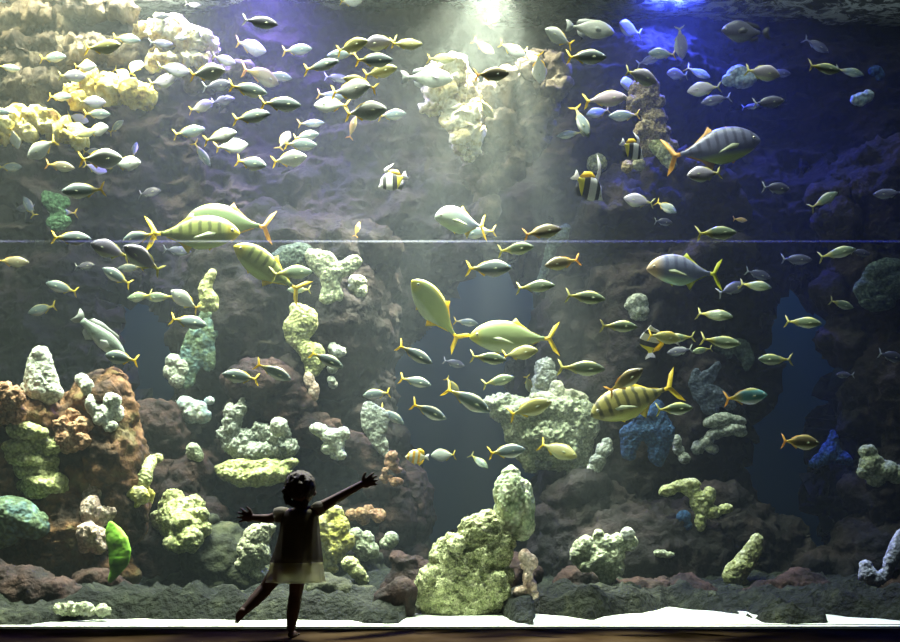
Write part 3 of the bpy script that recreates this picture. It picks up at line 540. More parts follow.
coral('leather_coral', 'broad dim green fan coral on the shadowed rock shoulder', [(882, 270, 18, 10, 20), (890, 285, 18, 14), (870, 290, 14, 12), (878, 302, 16, 8)], K_dimgreen, D=8.7, deep=0.35, where='broad dim green fan')
coral('cactus_coral', 'pale speckled coral tuft above the upright bannerfish', [(637, 303, 10, 8), (638, 311, 9, 8), (632, 306, 7, 6), (641, 315, 6, 5)], K_grey, D=9.1, where='pale speckled tuft')
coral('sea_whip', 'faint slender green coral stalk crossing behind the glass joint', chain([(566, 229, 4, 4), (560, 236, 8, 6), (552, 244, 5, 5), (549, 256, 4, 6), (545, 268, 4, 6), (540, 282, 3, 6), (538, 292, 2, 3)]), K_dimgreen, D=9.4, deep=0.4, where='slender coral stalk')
coral('shell_coral', 'small pale twig coral between the blue sponge and the grey ledge', [(677, 441, 4, 6), (679, 450, 5, 5), (684, 458, 6, 5, -40)], K_grey, D=8.9)

# ------------------------------------------------------------------ fish
def fishmat(name, back, flank, belly, rim=None, stripes=None, rough=0.4, metal=0.0, tailtint=None, mott=0.12):
    """colour by height on the body (generated coordinates), optional dark bars and a tinted rear"""
    m, N, L, B = nodes(name)
    tc = N.new('ShaderNodeTexCoord'); sp = N.new('ShaderNodeSeparateXYZ'); L.new(tc.outputs['Generated'], sp.inputs[0])
    r = ramp(N, [(0.0, belly), (0.16, belly), (0.30, flank), (0.80, flank), (0.90, back), (1.0, back)]); L.new(sp.outputs[2], r.inputs[0])
    col = r.outputs[0]
    if stripes:
        n, dark, amt, lo = stripes
        mu = N.new('ShaderNodeMath'); mu.operation = 'MULTIPLY_ADD'; mu.inputs[1].default_value = n*2*PI; mu.inputs[2].default_value = 0.3; L.new(sp.outputs[0], mu.inputs[0])
        wv = N.new('ShaderNodeTexNoise'); wv.inputs['Scale'].default_value = 5; L.new(tc.outputs['Generated'], wv.inputs['Vector'])
        ad = N.new('ShaderNodeMath'); ad.operation = 'MULTIPLY_ADD'; ad.inputs[1].default_value = 2.2; L.new(wv.outputs[0], ad.inputs[0]); L.new(mu.outputs[0], ad.inputs[2])
        si = N.new('ShaderNodeMath'); si.operation = 'SINE'; L.new(ad.outputs[0], si.inputs[0])
        mr = N.new('ShaderNodeMapRange'); mr.inputs[1].default_value = 0.1; mr.inputs[2].default_value = 0.8; mr.inputs[4].default_value = amt; L.new(si.outputs[0], mr.inputs[0])
        hz = N.new('ShaderNodeMapRange'); hz.inputs[1].default_value = lo; hz.inputs[2].default_value = lo+0.2; L.new(sp.outputs[2], hz.inputs[0])
        pr = N.new('ShaderNodeMath'); pr.operation = 'MULTIPLY'; L.new(mr.outputs[0], pr.inputs[0]); L.new(hz.outputs[0], pr.inputs[1])
        mx = N.new('ShaderNodeMixRGB'); mx.inputs[2].default_value = (*dark, 1); L.new(pr.outputs[0], mx.inputs[0]); L.new(col, mx.inputs[1]); col = mx.outputs[0]
    if tailtint:
        c, a, b = tailtint
        mr = N.new('ShaderNodeMapRange'); mr.inputs[1].default_value = a; mr.inputs[2].default_value = b; L.new(sp.outputs[0], mr.inputs[0])
        mx = N.new('ShaderNodeMixRGB'); mx.inputs[2].default_value = (*c, 1); L.new(mr.outputs[0], mx.inputs[0]); L.new(col, mx.inputs[1]); col = mx.outputs[0]
    nz = N.new('ShaderNodeTexNoise'); nz.inputs['Scale'].default_value = 9; L.new(tc.outputs['Generated'], nz.inputs['Vector'])
    hs = N.new('ShaderNodeMixRGB'); hs.blend_type = 'MULTIPLY'; hs.inputs[0].default_value = mott*2; L.new(col, hs.inputs[1]); L.new(nz.outputs[0], hs.inputs[2]); col = hs.outputs[0]
    L.new(col, B.inputs['Base Color']); B.inputs['Roughness'].default_value = rough; B.inputs['Metallic'].default_value = metal
    B.inputs['Specular IOR Level'].default_value = 0.5
    # fine scales
    vo = N.new('ShaderNodeTexVoronoi'); vo.inputs['Scale'].default_value = 45; L.new(tc.outputs['Generated'], vo.inputs['Vector'])
    bp = N.new('ShaderNodeBump'); bp.inputs['Strength'].default_value = 0.12; bp.inputs['Distance'].default_value = 0.004; L.new(vo.outputs[0], bp.inputs['Height']); L.new(bp.outputs[0], B.inputs['Normal'])
    return m
def finmat(name, col, alpha=0.85):
    m, N, L, B = nodes(name)
    tc = N.new('ShaderNodeTexCoord'); nz = N.new('ShaderNodeTexNoise'); nz.inputs['Scale'].default_value = 12
    L.new(tc.outputs['Generated'], nz.inputs['Vector'])
    r = ramp(N, [(0.3, tuple(c*0.75 for c in col)), (0.7, col)]); L.new(nz.outputs[0], r.inputs[0]); L.new(r.outputs[0], B.inputs['Base Color'])
    B.inputs['Roughness'].default_value = 0.5
    tl = N.new('ShaderNodeBsdfTranslucent'); L.new(r.outputs[0], tl.inputs[0])
    mx = N.new('ShaderNodeMixShader'); mx.inputs[0].default_value = 0.35
    L.new(B.outputs[0], mx.inputs[1]); L.new(tl.outputs[0], mx.inputs[2]); L.new(mx.outputs[0], N['Material Output'].inputs[0])
    return m
def lerp_tab(tab, s):
    for a, b in zip(tab, tab[1:]):
        if s <= b[0]:
            t = (s-a[0])/(b[0]-a[0]) if b[0] > a[0] else 0; t2 = t
            return [a[i]+(b[i]-a[i])*t2 for i in range(1, len(a))]
    return list(tab[-1][1:])
def smooth_tab(tab, n=22):
    out = []
    for i in range(n):
        s = tab[0][0]+(tab[-1][0]-tab[0][0])*(i/(n-1))**1.15
        acc = [0, 0, 0]; wsum = 0
        for ds, wg in ((-0.03, 1), (0, 2), (0.03, 1)):
            v = lerp_tab(tab, min(max(s+ds, tab[0][0]), tab[-1][0]))
            acc = [acc[k]+v[k]*wg for k in range(3)]; wsum += wg
        out.append((s, *[a/wsum for a in acc]))
    out[0] = (out[0][0], out[0][1]*0.55, out[0][2]*0.55, out[0][3]*0.5)
    return out
def bend_y(x, k):       # sideways swimming bend, stronger toward the tail
    t = 0.5-x
    return k*t*t
def body_mesh(tab, k=0.0, seg=12):
    bm = bmesh.new(); rings = []
    for s, top, bot, hw in smooth_tab(tab):
        x = 0.5-s; ring = []
        for j in range(seg):
            a = 2*PI*j/seg
            ca, sa = math.cos(a), math.sin(a)
            z = sa*(top if sa > 0 else -bot); y = math.copysign(abs(ca)**1.0, ca)*hw
            ring.append(bm.verts.new((x, y+bend_y(x, k), z)))
        rings.append(ring)
    for r0, r1 in zip(rings, rings[1:]):
        for j in range(seg):
            bm.faces.new((r0[j], r0[(j+1) % seg], r1[(j+1) % seg], r1[j]))
    bm.faces.new(list(reversed(rings[0]))); bm.faces.new(rings[-1])
    bmesh.ops.recalc_face_normals(bm, faces=bm.faces)
    return bm
def fin_mesh(pts, th=0.006, k=0.0, side=None):
    """thin solid fin from an outline in the x-z plane (side: fins spread from the flank: (y0, outward slope))"""
    bm = bmesh.new(); n = len(pts)
    cx = sum(p[0] for p in pts)/n; cz = sum(p[1] for p in pts)/n
    def yy(x, z):
        if side: return side[0]+side[1]*abs(x-side[2])
        return bend_y(x, k)
    A = [bm.verts.new((x, yy(x, z)-th*0.25, z)) for x, z in pts]; Bv = [bm.verts.new((x, yy(x, z)+th*0.25, z)) for x, z in pts]
    ca = bm.verts.new((cx, yy(cx, cz)-th, cz)); cb = bm.verts.new((cx, yy(cx, cz)+th, cz))
    for i in range(n):
        j = (i+1) % n
        bm.faces.new((A[i], A[j], ca)); bm.faces.new((Bv[j], Bv[i], cb)); bm.faces.new((A[j], A[i], Bv[i], Bv[j]))
    bmesh.ops.recalc_face_normals(bm, faces=bm.faces)
    return bm
M_eye = plain('fish_eye', (0.02, 0.02, 0.02), 0.15, 0.8)
M_eyering = plain('fish_eye_ring', (0.7, 0.68, 0.5), 0.4, 0.5)
def fish_proto(name, tab, bodymat, fins, finm, k=0.0, eye=(0.42, 0.028, 0.019), eyey=None, extra=()):
    """fins: list of (part name, outline, material or None, side)"""
    root = empty(name)
    b = obj('body', body_mesh(tab, k), bodymat, root)
    for pn, pts, fm, side in fins:
        if side:
            for sg in (-1, 1):
                obj(pn, fin_mesh(pts, 0.004, side=(sg*side[0]+bend_y(side[2], k), sg*side[1], side[2])), fm or finm, root)
        else:
            obj(pn, fin_mesh(pts, 0.006, k), fm or finm, root)
    ex, ez, er = eye
    s = 0.5-ex; v = lerp_tab(tab, s)
    zz = ez/max(v[0], 1e-3); yv = v[2]*math.sqrt(max(0, 1-zz*zz))
    for sg in (-1, 1):
        bm = bmesh.new(); add_ell(bm, (ex, sg*yv*0.9+bend_y(ex, k), ez), (er, er*0.55, er), sub=2)
        e = obj('eye', bm, M_eyering, root)
        bm = bmesh.new(); add_ell(bm, (ex+er*0.1, sg*(yv*0.9+er*0.25)+bend_y(ex, k), ez), (er*0.6, er*0.45, er*0.6), sub=2)
        obj('pupil', bm, M_eye, e)
    for pn, bmx, mat in extra: obj(pn, bmx, mat, root)
    return root
# body tables: distance from snout, top, bottom, half width
T_trev = [(0, .008, -.012, .008), (.02, .045, -.03, .02), (.06, .085, -.055, .035), (.12, .125, -.09, .05), (.22, .165, -.13, .062), (.34, .18, -.16, .066), (.46, .17, -.165, .058), (.58, .125, -.12, .044), (.68, .075, -.07, .03), (.77, .032, -.03, .018), (.82, .02, -.02, .012), (.845, .022, -.022, .008)]
T_trev = [(s, t*1.1, b*1.08, h) for s, t, b, h in T_trev]
T_fus0 = [(0, .006, -.008, .006), (.03, .04, -.03, .02), (.09, .078, -.065, .036), (.18, .115, -.105, .05), (.3, .152, -.148, .056), (.43, .146, -.142, .05), (.56, .106, -.102, .038), (.67, .056, -.052, .025), (.75, .028, -.026, .015), (.79, .024, -.024, .01)]
T_fus = [(s, t*1.16, b*1.16, h) for s, t, b, h in T_fus0]
T_slim = [(s, t*0.86, b*0.86, h*0.9) for s, t, b, h in T_fus]
T_deep = [(s, t*1.25, b*1.25, h*1.0) for s, t, b, h in T_fus]
T_disc = [(0, .012, -.015, .008), (.05, .04, -.05, .02), (.1, .09, -.085, .035), (.2, .21, -.19, .05), (.35, .29, -.27, .055), (.5, .29, -.28, .05), (.62, .21, -.21, .038), (.72, .10, -.10, .024), (.79, .05, -.05, .014), (.83, .05, -.05, .01)]
T_group = [(0, .02, -.03, .02), (.04, .055, -.06, .04), (.12, .10, -.10, .06), (.25, .145, -.14, .075), (.4, .16, -.15, .075), (.55, .135, -.125, .06), (.7, .085, -.08, .04), (.8, .055, -.055, .025), (.86, .055, -.055, .015)]
def F_tail(x, w, tip, notch, spread=0.03):
    return [(x, w), (x-0.05, w+spread), (x-tip*0.6, tip*0.75), (x-tip, tip*1.05), (x-tip*0.86, tip*0.7), (x-notch, 0.012), (x-notch, -0.012), (x-tip*0.86, -tip*0.7), (x-tip, -tip*1.05), (x-tip*0.6, -tip*0.75), (x-0.05, -w-spread), (x, -w)]
Y_fin = finmat('yellow_fin', (0.86, 0.66, 0.04)); O_fin = finmat('orange_fin', (0.82, 0.45, 0.07)); Y2_fin = finmat('dull_yellow_fin', (0.5, 0.48, 0.12))
G_fin = finmat('grey_fin', (0.42, 0.45, 0.42)); W_fin = finmat('white_fin', (0.85, 0.85, 0.82)); P_fin = finmat('pale_pectoral_fin', (0.55, 0.60, 0.40)); K_fin = finmat('black_fin', (0.02, 0.02, 0.02)); YG_fin = finmat('yellow_green_fin', (0.65, 0.68, 0.06))
def fins_fus(h=1.0):
    return [('tail_fin', F_tail(-0.275, 0.02, 0.165, 0.07, 0.012), None, None),
            ('dorsal_fin', [(0.24, 0.118*h), (0.19, 0.15*h), (0.08, 0.155*h), (-0.08, 0.125*h), (-0.18, 0.075*h), (-0.2, 0.04*h), (0.0, 0.10*h)], None, None),
            ('anal_fin', [(-0.02, -0.105*h), (-0.06, -0.15*h), (-0.12, -0.105*h), (-0.19, -0.05*h), (-0.12, -0.06*h)], None, None),
            ('pelvic_fin', [(0.19, -0.115*h), (0.12, -0.165*h), (0.11, -0.12*h)], None, None),
            ('pectoral_fin', [(0.27, -0.005), (0.20, 0.012), (0.14, -0.02), (0.19, -0.03)], P_fin, (0.045, 0.2, 0.27))]
def fins_trev():
    return [('tail_fin', F_tail(-0.335, 0.016, 0.185, 0.05, 0.008), None, None),
            ('dorsal_fin', [(0.22, 0.155), (0.17, 0.2), (0.1, 0.18), (0.02, 0.18), (-0.02, 0.225), (-0.07, 0.165), (-0.2, 0.07), (-0.3, 0.035), (-0.28, 0.022), (-0.1, 0.11)], None, None),
            ('anal_fin', [(-0.01, -0.15), (-0.06, -0.22), (-0.09, -0.14), (-0.2, -0.065), (-0.3, -0.034), (-0.2, -0.045)], None, None),
            ('pelvic_fin', [(0.24, -0.125), (0.17, -0.19), (0.15, -0.145)], None, None),
            ('pectoral_fin', [(0.25, -0.01), (0.17, 0.0), (0.04, -0.055), (0.0, -0.085), (0.1, -0.06), (0.22, -0.045)], P_fin, (0.06, 0.10, 0.25))]
silver = fishmat('silver_fish_skin', (0.70, 0.70, 0.40), (0.20, 0.26, 0.27), (0.84, 0.86, 0.78), tailtint=((0.8, 0.62, 0.06), 0.22, 0.0))
olive = fishmat('olive_fish_skin', (0.70, 0.70, 0.22), (0.22, 0.29, 0.18), (0.76, 0.82, 0.56), tailtint=((0.75, 0.62, 0.06), 0.3, 0.0))
white = fishmat('white_fish_skin', (0.8, 0.8, 0.5), (0.78, 0.82, 0.78), (0.92, 0.94, 0.9), tailtint=((0.8, 0.7, 0.2), 0.15, 0.0))
mauve_lit = fishmat('mauve_lit_fish_skin', (0.52, 0.48, 0.54), (0.36, 0.34, 0.44), (0.78, 0.82, 0.7), tailtint=((0.7, 0.6, 0.1), 0.15, 0.0))  # tint of the blue lighting painted into a silver skin
dark = fishmat('dark_fish_skin', (0.05, 0.05, 0.08), (0.08, 0.08, 0.13), (0.30, 0.33, 0.34))
brown = fishmat('bronze_fish_skin', (0.34, 0.27, 0.08), (0.18, 0.15, 0.08), (0.55, 0.53, 0.3), tailtint=((0.7, 0.5, 0.08), 0.3, 0.0))
teal = fishmat('teal_fish_skin', (0.6, 0.6, 0.15), (0.18, 0.45, 0.48), (0.85, 0.92, 0.9), tailtint=((0.85, 0.6, 0.06), 0.35, 0.05))
gold = fishmat('golden_fish_skin', (0.72, 0.55, 0.07), (0.46, 0.44, 0.16), (0.7, 0.7, 0.38))
amber = fishmat('orange_fish_skin', (0.75, 0.45, 0.06), (0.75, 0.5, 0.1), (0.8, 0.65, 0.3))
PROTO = {}
def protos(key, tab, mat, finm, h, kind='reef_fish'):
    L_ = []
    for k in (0.0, 0.16, -0.16):
        r = fish_proto(kind, tab, mat, fins_fus(h*1.08), finm, k); L_.append([r, False])
    PROTO[key] = L_
protos('s', T_fus, silver, Y_fin, 1.0); protos('o', T_slim, olive, Y2_fin, 0.74); protos('w', T_deep, white, Y_fin, 1.25)
protos('p', T_deep, mauve_lit, Y2_fin, 1.25); protos('d', T_fus, dark, G_fin, 1.0); protos('b', T_fus, brown, O_fin, 1.0)
protos('t', T_fus, teal, O_fin, 1.0); protos('y', T_fus, gold, Y_fin, 1.0); protos('a', T_slim, amber, O_fin, 0.74); protos('v', T_slim, silver, Y_fin, 0.74)

def pose(root, px, py, D, Lpx, ang, yaw=0, roll=0):
    a = ang % 360; left = 90 < a < 270
    tilt = (180-a) if left else (-a if a <= 90 else 360-a)
    size = Lpx*D/F/max(0.35, math.cos(math.radians(yaw)))
    root.matrix_world = Matrix.Translation(P(px, py, D)) @ Matrix.Rotation(math.radians(tilt), 4, 'Y') @ Matrix.Rotation(math.radians((180 if left else 0)+yaw), 4, 'Z') @ Matrix.Rotation(math.radians(roll), 4, 'X') @ Matrix.Diagonal((size, size, size, 1))
def copy_tree(o, parent=None):
    c = o.copy(); C.objects.link(c); c.parent = parent
    for ch in o.children: copy_tree(ch, c)
    return c
NOSUN = []
SMALL = """
s 51 57 28 0
s 8 68 20 0
s 125 38 28 -8
y 103 48 36 0
w 84 66 22 0
p 71 76 26 0
w 121 73 22 -35
w 135 66 20 80 50
p 172 70 30 0
p 163 82 28 5
p 91 102 24 8
s 58 96 26 -8
s 96 114 26 0
w 77 118 18 -10 30
w 96 130 26 0
y 83 134 22 25
s 115 127 20 30
w 43 148 34 208
w 14 137 18 -80 30
v 5 112 22 180
s 188 132 32 10
w 219 137 34 12
w 230 147 32 16
v 201 153 26 -55
w 99 159 42 3
v 134 150 18 85 30
s 91 151 18 0
w 200 107 26 10
w 206 73 36 5
d 160 16 18 0
d 193 5 16 -10
d 181 39 12 0
d 160 44 22 10
d 217 86 28 0
d 221 100 26 0
p 223 60 22 -8
d 259 22 34 -4
w 249 47 28 0 35
s 296 50 30 0
v 320 66 36 5
b 262 75 24 0 60
v 277 76 26 0
s 246 90 36 0
s 279 104 38 5
s 250 117 38 6
v 310 124 26 8
s 304 136 28 0
s 299 145 32 4
y 284 139 22 70 40
w 288 159 34 10
s 250 163 34 -18
v 343 54 30 184
y 350 46 34 6
s 372 61 38 8
p 382 42 34 190
y 405 45 32 8
w 349 90 40 0
v 330 95 28 -8
y 361 83 34 162
w 332 104 34 178
w 364 111 42 4
s 391 115 28 0
a 352 128 22 70
y 379 72 34 5
d 336 78 24 0
y 440 58 28 -6
w 350 2 22 4
w 492 19 22 60
y 483 47 24 -35
w 511 50 28 -20
w 531 55 20 -50
w 539 67 22 -80 45
w 560 38 30 160
s 585 57 40 3
p 629 30 22 180 50
s 664 53 30 186
d 648 60 24 10
p 640 76 34 -10
w 630 84 22 200 45
s 599 112 26 200
v 581 120 36 -70
s 625 116 30 182
b 490 75 36 8
y 485 108 22 -40 30
o 571 134 26 185
d 816 44 28 -34
o 822 69 36 0
o 849 71 28 -18
v 697 72 26 -35
p 705 88 30 184
d 717 99 28 190
p 762 72 34 -12
d 779 73 22 -4
d 767 103 32 8
d 750 107 16 5
p 680 42 30 -80
p 679 74 24 185
s 9 167 24 0
b 59 166 28 -8
w 94 168 20 -10 30
w 126 164 30 -2
s 85 191 38 188
s 30 208 24 120
v 64 212 26 184
d 148 192 26 0
s 70 238 36 0
s 138 237 34 190
p 111 250 38 163
p 144 260 40 146
v 132 268 26 182
d 176 251 26 0
b 12 262 30 0
s 118 277 32 150
s 63 288 30 165
s 43 309 30 193
d 84 266 22 0
o 142 297 30 180
o 161 297 30 182
w 186 301 32 146
s 187 321 36 -12
o 292 272 34 12 40
a 357 230 16 75
s 480 232 30 183
b 541 232 38 10
o 514 249 36 2
s 488 269 42 -2
b 563 263 34 192
o 534 286 38 0
o 584 297 40 -4
p 640 201 30 168
s 665 206 24 -38
d 662 222 20 0
p 706 173 36 190
d 775 188 30 0
o 824 200 32 30
d 889 194 28 180
a 739 220 16 0
o 715 233 42 5
d 795 260 30 0
o 836 253 34 10
d 859 253 22 -4
d 757 274 26 -16
d 731 289 32 20
o 754 285 30 -14
o 713 314 34 -14
o 802 322 34 -8
o 840 304 26 -16
s 121 358 34 168
s 242 377 36 172
v 272 371 36 -24
v 325 359 36 -24
v 414 354 38 -28
v 414 381 32 -14
s 378 394 28 186
v 427 411 38 -22
v 391 415 28 -34
w 445 455 26 182
v 467 399 48 -28
y 452 385 20 -50
d 453 363 22 -14
y 518 353 36 4
o 487 358 36 -4
o 497 381 32 12
v 465 322 24 -6
o 580 368 46 -3
b 624 382 40 34
o 618 326 36 -2
y 663 337 34 -6
o 673 409 38 4
s 505 452 38 8
o 478 460 24 -42
y 556 449 40 -24
y 528 383 18 -70 30
y 528 409 44 16
o 719 342 38 -8
o 775 360 34 180
t 744 397 44 6
b 799 442 40 -3
d 845 375 18 180
d 890 356 28 -12
o 680 338 30 184
d 681 351 24 186
o 703 350 20 190
d 26 208 20 180
o 300 290 24 180
"""
SPEC = []
fr = random.Random(11)
for ln in SMALL.strip().splitlines():
    t = ln.split(); key = t[0]; px, py, Lp, an = map(float, t[1:5]); yw = float(t[5]) if len(t) > 5 else fr.uniform(-24, 24)
    D = 7.8*32/Lp; D = min(max(D*fr.uniform(0.93, 1.07), 7.0), 9.3)
    D = max(6.85, min(D, hitD(px, py)-0.22, hitD(px+Lp*.35, py)-0.2, hitD(px-Lp*.35, py)-0.2))
    pr = fr.choice(PROTO[key])
    if not pr[1]: root = pr[0]; pr[1] = True
    else: root = copy_tree(pr[0])
    pose(root, px, py, D, Lp*1.10, an, yw, fr.uniform(-8, 8))
    SPEC.append([root, key, px, py, Lp, an, yw])
for L_ in PROTO.values():
    for r, used in L_:
        if not used:
            for ch in list(r.children_recursive): bpy.data.objects.remove(ch)
            bpy.data.objects.remove(r)

# large fish, each with its own look
BIG = []
def big(o, px, py, D, L, ang, yaw, label, cat, where, group=None):
    D = max(7.0, min(D, hitD(px, py)-0.3)); pose(o, px, py, D, L, ang, yaw); tag(o, label, cat, group); BIG.append((px, py, where)); return o
golden = fishmat('golden_trevally_skin', (0.42, 0.38, 0.07), (0.25, 0.29, 0.08), (0.48, 0.58, 0.20), stripes=(8, (0.05, 0.06, 0.02), 0.8, 0.35), tailtint=((0.85, 0.68, 0.05), 0.80, 1.0))
golden_dark = fishmat('barred_trevally_skin', (0.58, 0.44, 0.06), (0.36, 0.32, 0.09), (0.55, 0.55, 0.12), stripes=(8, (0.05, 0.05, 0.02), 0.85, 0.2), mott=0.2)
greenish = fishmat('green_trevally_skin', (0.32, 0.36, 0.08), (0.17, 0.24, 0.11), (0.34, 0.46, 0.26))
limegold = fishmat('lime_trevally_skin', (0.60, 0.56, 0.12), (0.40, 0.50, 0.22), (0.66, 0.76, 0.52), tailtint=((0.78, 0.7, 0.05), 0.82, 1.0))
silverbig = fishmat('silver_trevally_skin', (0.90, 0.90, 0.84), (0.62, 0.72, 0.60), (0.55, 0.72, 0.58))
bluefin = fishmat('bluefin_trevally_skin', (0.40, 0.38, 0.46), (0.30, 0.33, 0.52), (0.55, 0.75, 0.62), stripes=(7, (0.12, 0.13, 0.26), 0.65, 0.45), tailtint=((0.66, 0.48, 0.32), 0.74, 0.88))
mauveb = fishmat('mauve_barred_trevally_skin', (0.20, 0.20, 0.30), (0.16, 0.17, 0.28), (0.40, 0.50, 0.10), stripes=(9, (0.05, 0.05, 0.10), 0.8, 0.35))
grouperm = fishmat('grey_green_grouper_skin', (0.24, 0.30, 0.22), (0.34, 0.42, 0.36), (0.5, 0.58, 0.5), mott=0.4)
palebig = fishmat('pale_surgeon_skin', (0.5, 0.52, 0.36), (0.46, 0.48, 0.42), (0.66, 0.7, 0.6), mott=0.3)
TF = fins_trev()
big(fish_proto('trevally', T_trev, golden, TF, Y_fin, 0.05), 193, 233, 7.6, 92, 1, 6, 'golden barred trevally facing right, its yellow forked tail spread beside the glass joint', 'fish', 'golden barred trevally')
big(fish_proto('trevally', T_trev, greenish, TF, O_fin, -0.05), 229, 222, 8.0, 88, 172, -8, 'green silver trevally facing left, half hidden behind the golden barred trevally', 'fish', 'half hidden trevally')
big(fish_proto('trevally', T_trev, golden, TF, Y_fin, 0.3), 266, 269, 7.8, 68, 147, 28, 'striped yellow green trevally swimming up and away, below the half hidden trevally', 'fish', 'climbing striped trevally')
big(fish_proto('trevally', T_trev, limegold, TF, Y_fin, 0.25), 434, 310, 7.6, 66, 130, 32, 'lime yellow trevally facing steeply up, at the edge of the central blue hollow', 'fish', 'steep lime trevally')
big(fish_proto('trevally', T_trev, silverbig, TF, Y_fin, -0.2), 465, 221, 7.7, 60, 184, 35, 'bright silver white trevally with yellow tail on the glass joint line', 'fish', 'silver white trevally')
big(fish_proto('trevally', T_trev, limegold, TF, Y_fin, 0.0), 514, 338, 7.5, 89, 180, 6, 'pale lime trevally facing left with spread orange tail, in the central blue hollow', 'fish', 'pale lime trevally')
big(fish_proto('trevally', T_trev, golden_dark, TF, Y_fin, 0.1), 633, 401, 7.5, 92, 200, 10, 'black barred golden trevally facing left above the vivid blue sponge', 'fish', 'black barred trevally')
big(fish_proto('trevally', T_trev, bluefin, TF, YG_fin, -0.1), 686, 271, 7.5, 82, 180, 12, 'bluish silver trevally with orange brown head and raised fins, facing left', 'fish', 'bluish trevally')
big(fish_proto('trevally', T_trev, mauveb, TF, O_fin, 0.05), 714, 148, 7.8, 98, 11, 6, 'mauve barred trevally with green yellow belly and orange tail, facing right', 'fish', 'mauve barred trevally')
gf = [('tail_fin', [(-0.345, 0.05), (-0.42, 0.11), (-0.5, 0.12), (-0.47, 0.03), (-0.47, -0.03), (-0.5, -0.12), (-0.42, -0.11), (-0.345, -0.05)], None, None),
      ('dorsal_fin', [(0.28, 0.135), (0.2, 0.2), (0.05, 0.19), (-0.1, 0.19), (-0.24, 0.15), (-0.3, 0.06), (-0.1, 0.11), (0.1, 0.13)], None, None),
      ('anal_fin', [(-0.05, -0.125), (-0.13, -0.2), (-0.24, -0.14), (-0.26, -0.06)], None, None),
      ('pectoral_fin', [(0.22, -0.02), (0.12, 0.03), (0.04, -0.03), (0.08, -0.09), (0.18, -0.08)], None, (0.07, 0.5, 0.22))]
big(fish_proto('grouper', T_group, grouperm, gf, G_fin, 0.1), 100, 336, 7.9, 60, -42, 18, 'thick grey green grouper diving to the lower right above the brown reef rock', 'fish', 'diving grouper')
big(fish_proto('surgeonfish', T_trev, palebig, gf, G_fin, 0.0), 590, 29, 8.4, 50, -4, 10, 'large pale olive surgeonfish near the glare of the central lamp', 'fish', 'pale olive surgeonfish')
big(fish_proto('surgeonfish', T_trev, fishmat('whitish_surgeon_skin', (0.6, 0.64, 0.5), (0.62, 0.68, 0.6), (0.7, 0.75, 0.66), mott=0.3), gf, G_fin, 0.0), 427, 78, 8.4, 52, 3, 14, 'large whitish fish passing in front of the white hot rock spur', 'fish', 'whitish surgeonfish')
big(fish_proto('surgeonfish', T_deep, dark, gf, K_fin, 0.0), 746, 32, 8.2, 52, 182, 12, 'big dark fish with pale belly high beside the blue lit water surface', 'fish', 'big dark fish')
big(fish_proto('reef_fish', T_fus, fishmat('pinkish_silver_skin', (0.72, 0.6, 0.15), (0.62, 0.5, 0.58), (0.85, 0.82, 0.8)), fins_fus(1.0), Y_fin, 0.05), 604, 99, 7.8, 48, 8, 8, 'pinkish silver fish with yellow back and tail, largest near the tan crusted column', 'fish', 'pinkish silver fish')
# banded fish
def bandmat(name, base, bandc, centres, yel=None, slant=0.3):
    m, N, L, B = nodes(name); tc = N.new('ShaderNodeTexCoord'); sp = N.new('ShaderNodeSeparateXYZ'); L.new(tc.outputs['Generated'], sp.inputs[0])
    ma = N.new('ShaderNodeMath'); ma.operation = 'MULTIPLY_ADD'; ma.inputs[1].default_value = slant; L.new(sp.outputs[2], ma.inputs[0]); L.new(sp.outputs[0], ma.inputs[2])
    r = N.new('ShaderNodeValToRGB'); r.color_ramp.interpolation = 'CONSTANT'; e = r.color_ramp.elements
    e[0].position = 0; e[0].color = (*(yel or base), 1); e[1].position = 0.12; e[1].color = (*(yel or base), 1)
    for c0, c1 in centres:
        x = e.new(c0); x.color = (*bandc, 1); x = e.new(c1); x.color = (*base, 1)
    L.new(ma.outputs[0], r.inputs[0]); L.new(r.outputs[0], B.inputs['Base Color']); B.inputs['Roughness'].default_value = 0.45
    return m
banner = bandmat('bannerfish_skin', (0.88, 0.88, 0.84), (0.015, 0.015, 0.015), [(0.40, 0.60), (0.86, 1.04)], yel=(0.86, 0.74, 0.05), slant=0.35)
def bfins(filament=0.28):
    return [('tail_fin', [(-0.33, 0.05), (-0.44, 0.12), (-0.5, 0.13), (-0.46, 0.0), (-0.5, -0.13), (-0.44, -0.12), (-0.33, -0.05)], W_fin, None),
            ('dorsal_fin', [(0.02, 0.27), (-0.02, 0.33), (-0.16, 0.34), (-0.3, 0.24), (-0.33, 0.06), (-0.2, 0.12), (-0.05, 0.25)], Y_fin, None),
            ('filament_fin', [(0.14, 0.25), (0.08, 0.44), (-0.05, 0.46+filament*0.6), (-0.30, 0.46+filament), (-0.06, 0.38+filament*0.45), (0.03, 0.34), (0.03, 0.25)], W_fin, None),
            ('anal_fin', [(0.0, -0.26), (-0.1, -0.36), (-0.24, -0.24), (-0.3, -0.08), (-0.1, -0.2)], K_fin, None),
            ('pelvic_fin', [(0.2, -0.2), (0.1, -0.33), (0.1, -0.24)], K_fin, None)]
def bannerfish(k=0.0, filament=0.28): return fish_proto('bannerfish', T_disc, banner, bfins(filament), W_fin, k, eye=(0.39, 0.03, 0.02))
big(bannerfish(0, 0.02), 393, 181, 7.6, 32, 208, 15, 'black and white bannerfish with yellow fin, swimming alone beside the central light beam', 'fish', 'lone bannerfish')
big(bannerfish(0, 0.30), 588, 187, 7.7, 38, -35, 20, 'bannerfish trailing a long white filament, nosing down above the glass joint', 'fish', 'filament bannerfish')
big(bannerfish(0, 0.05), 632, 150, 7.8, 28, -30, 20, 'yellow and black bannerfish tucked under the tan crusted column', 'fish', 'tucked bannerfish')
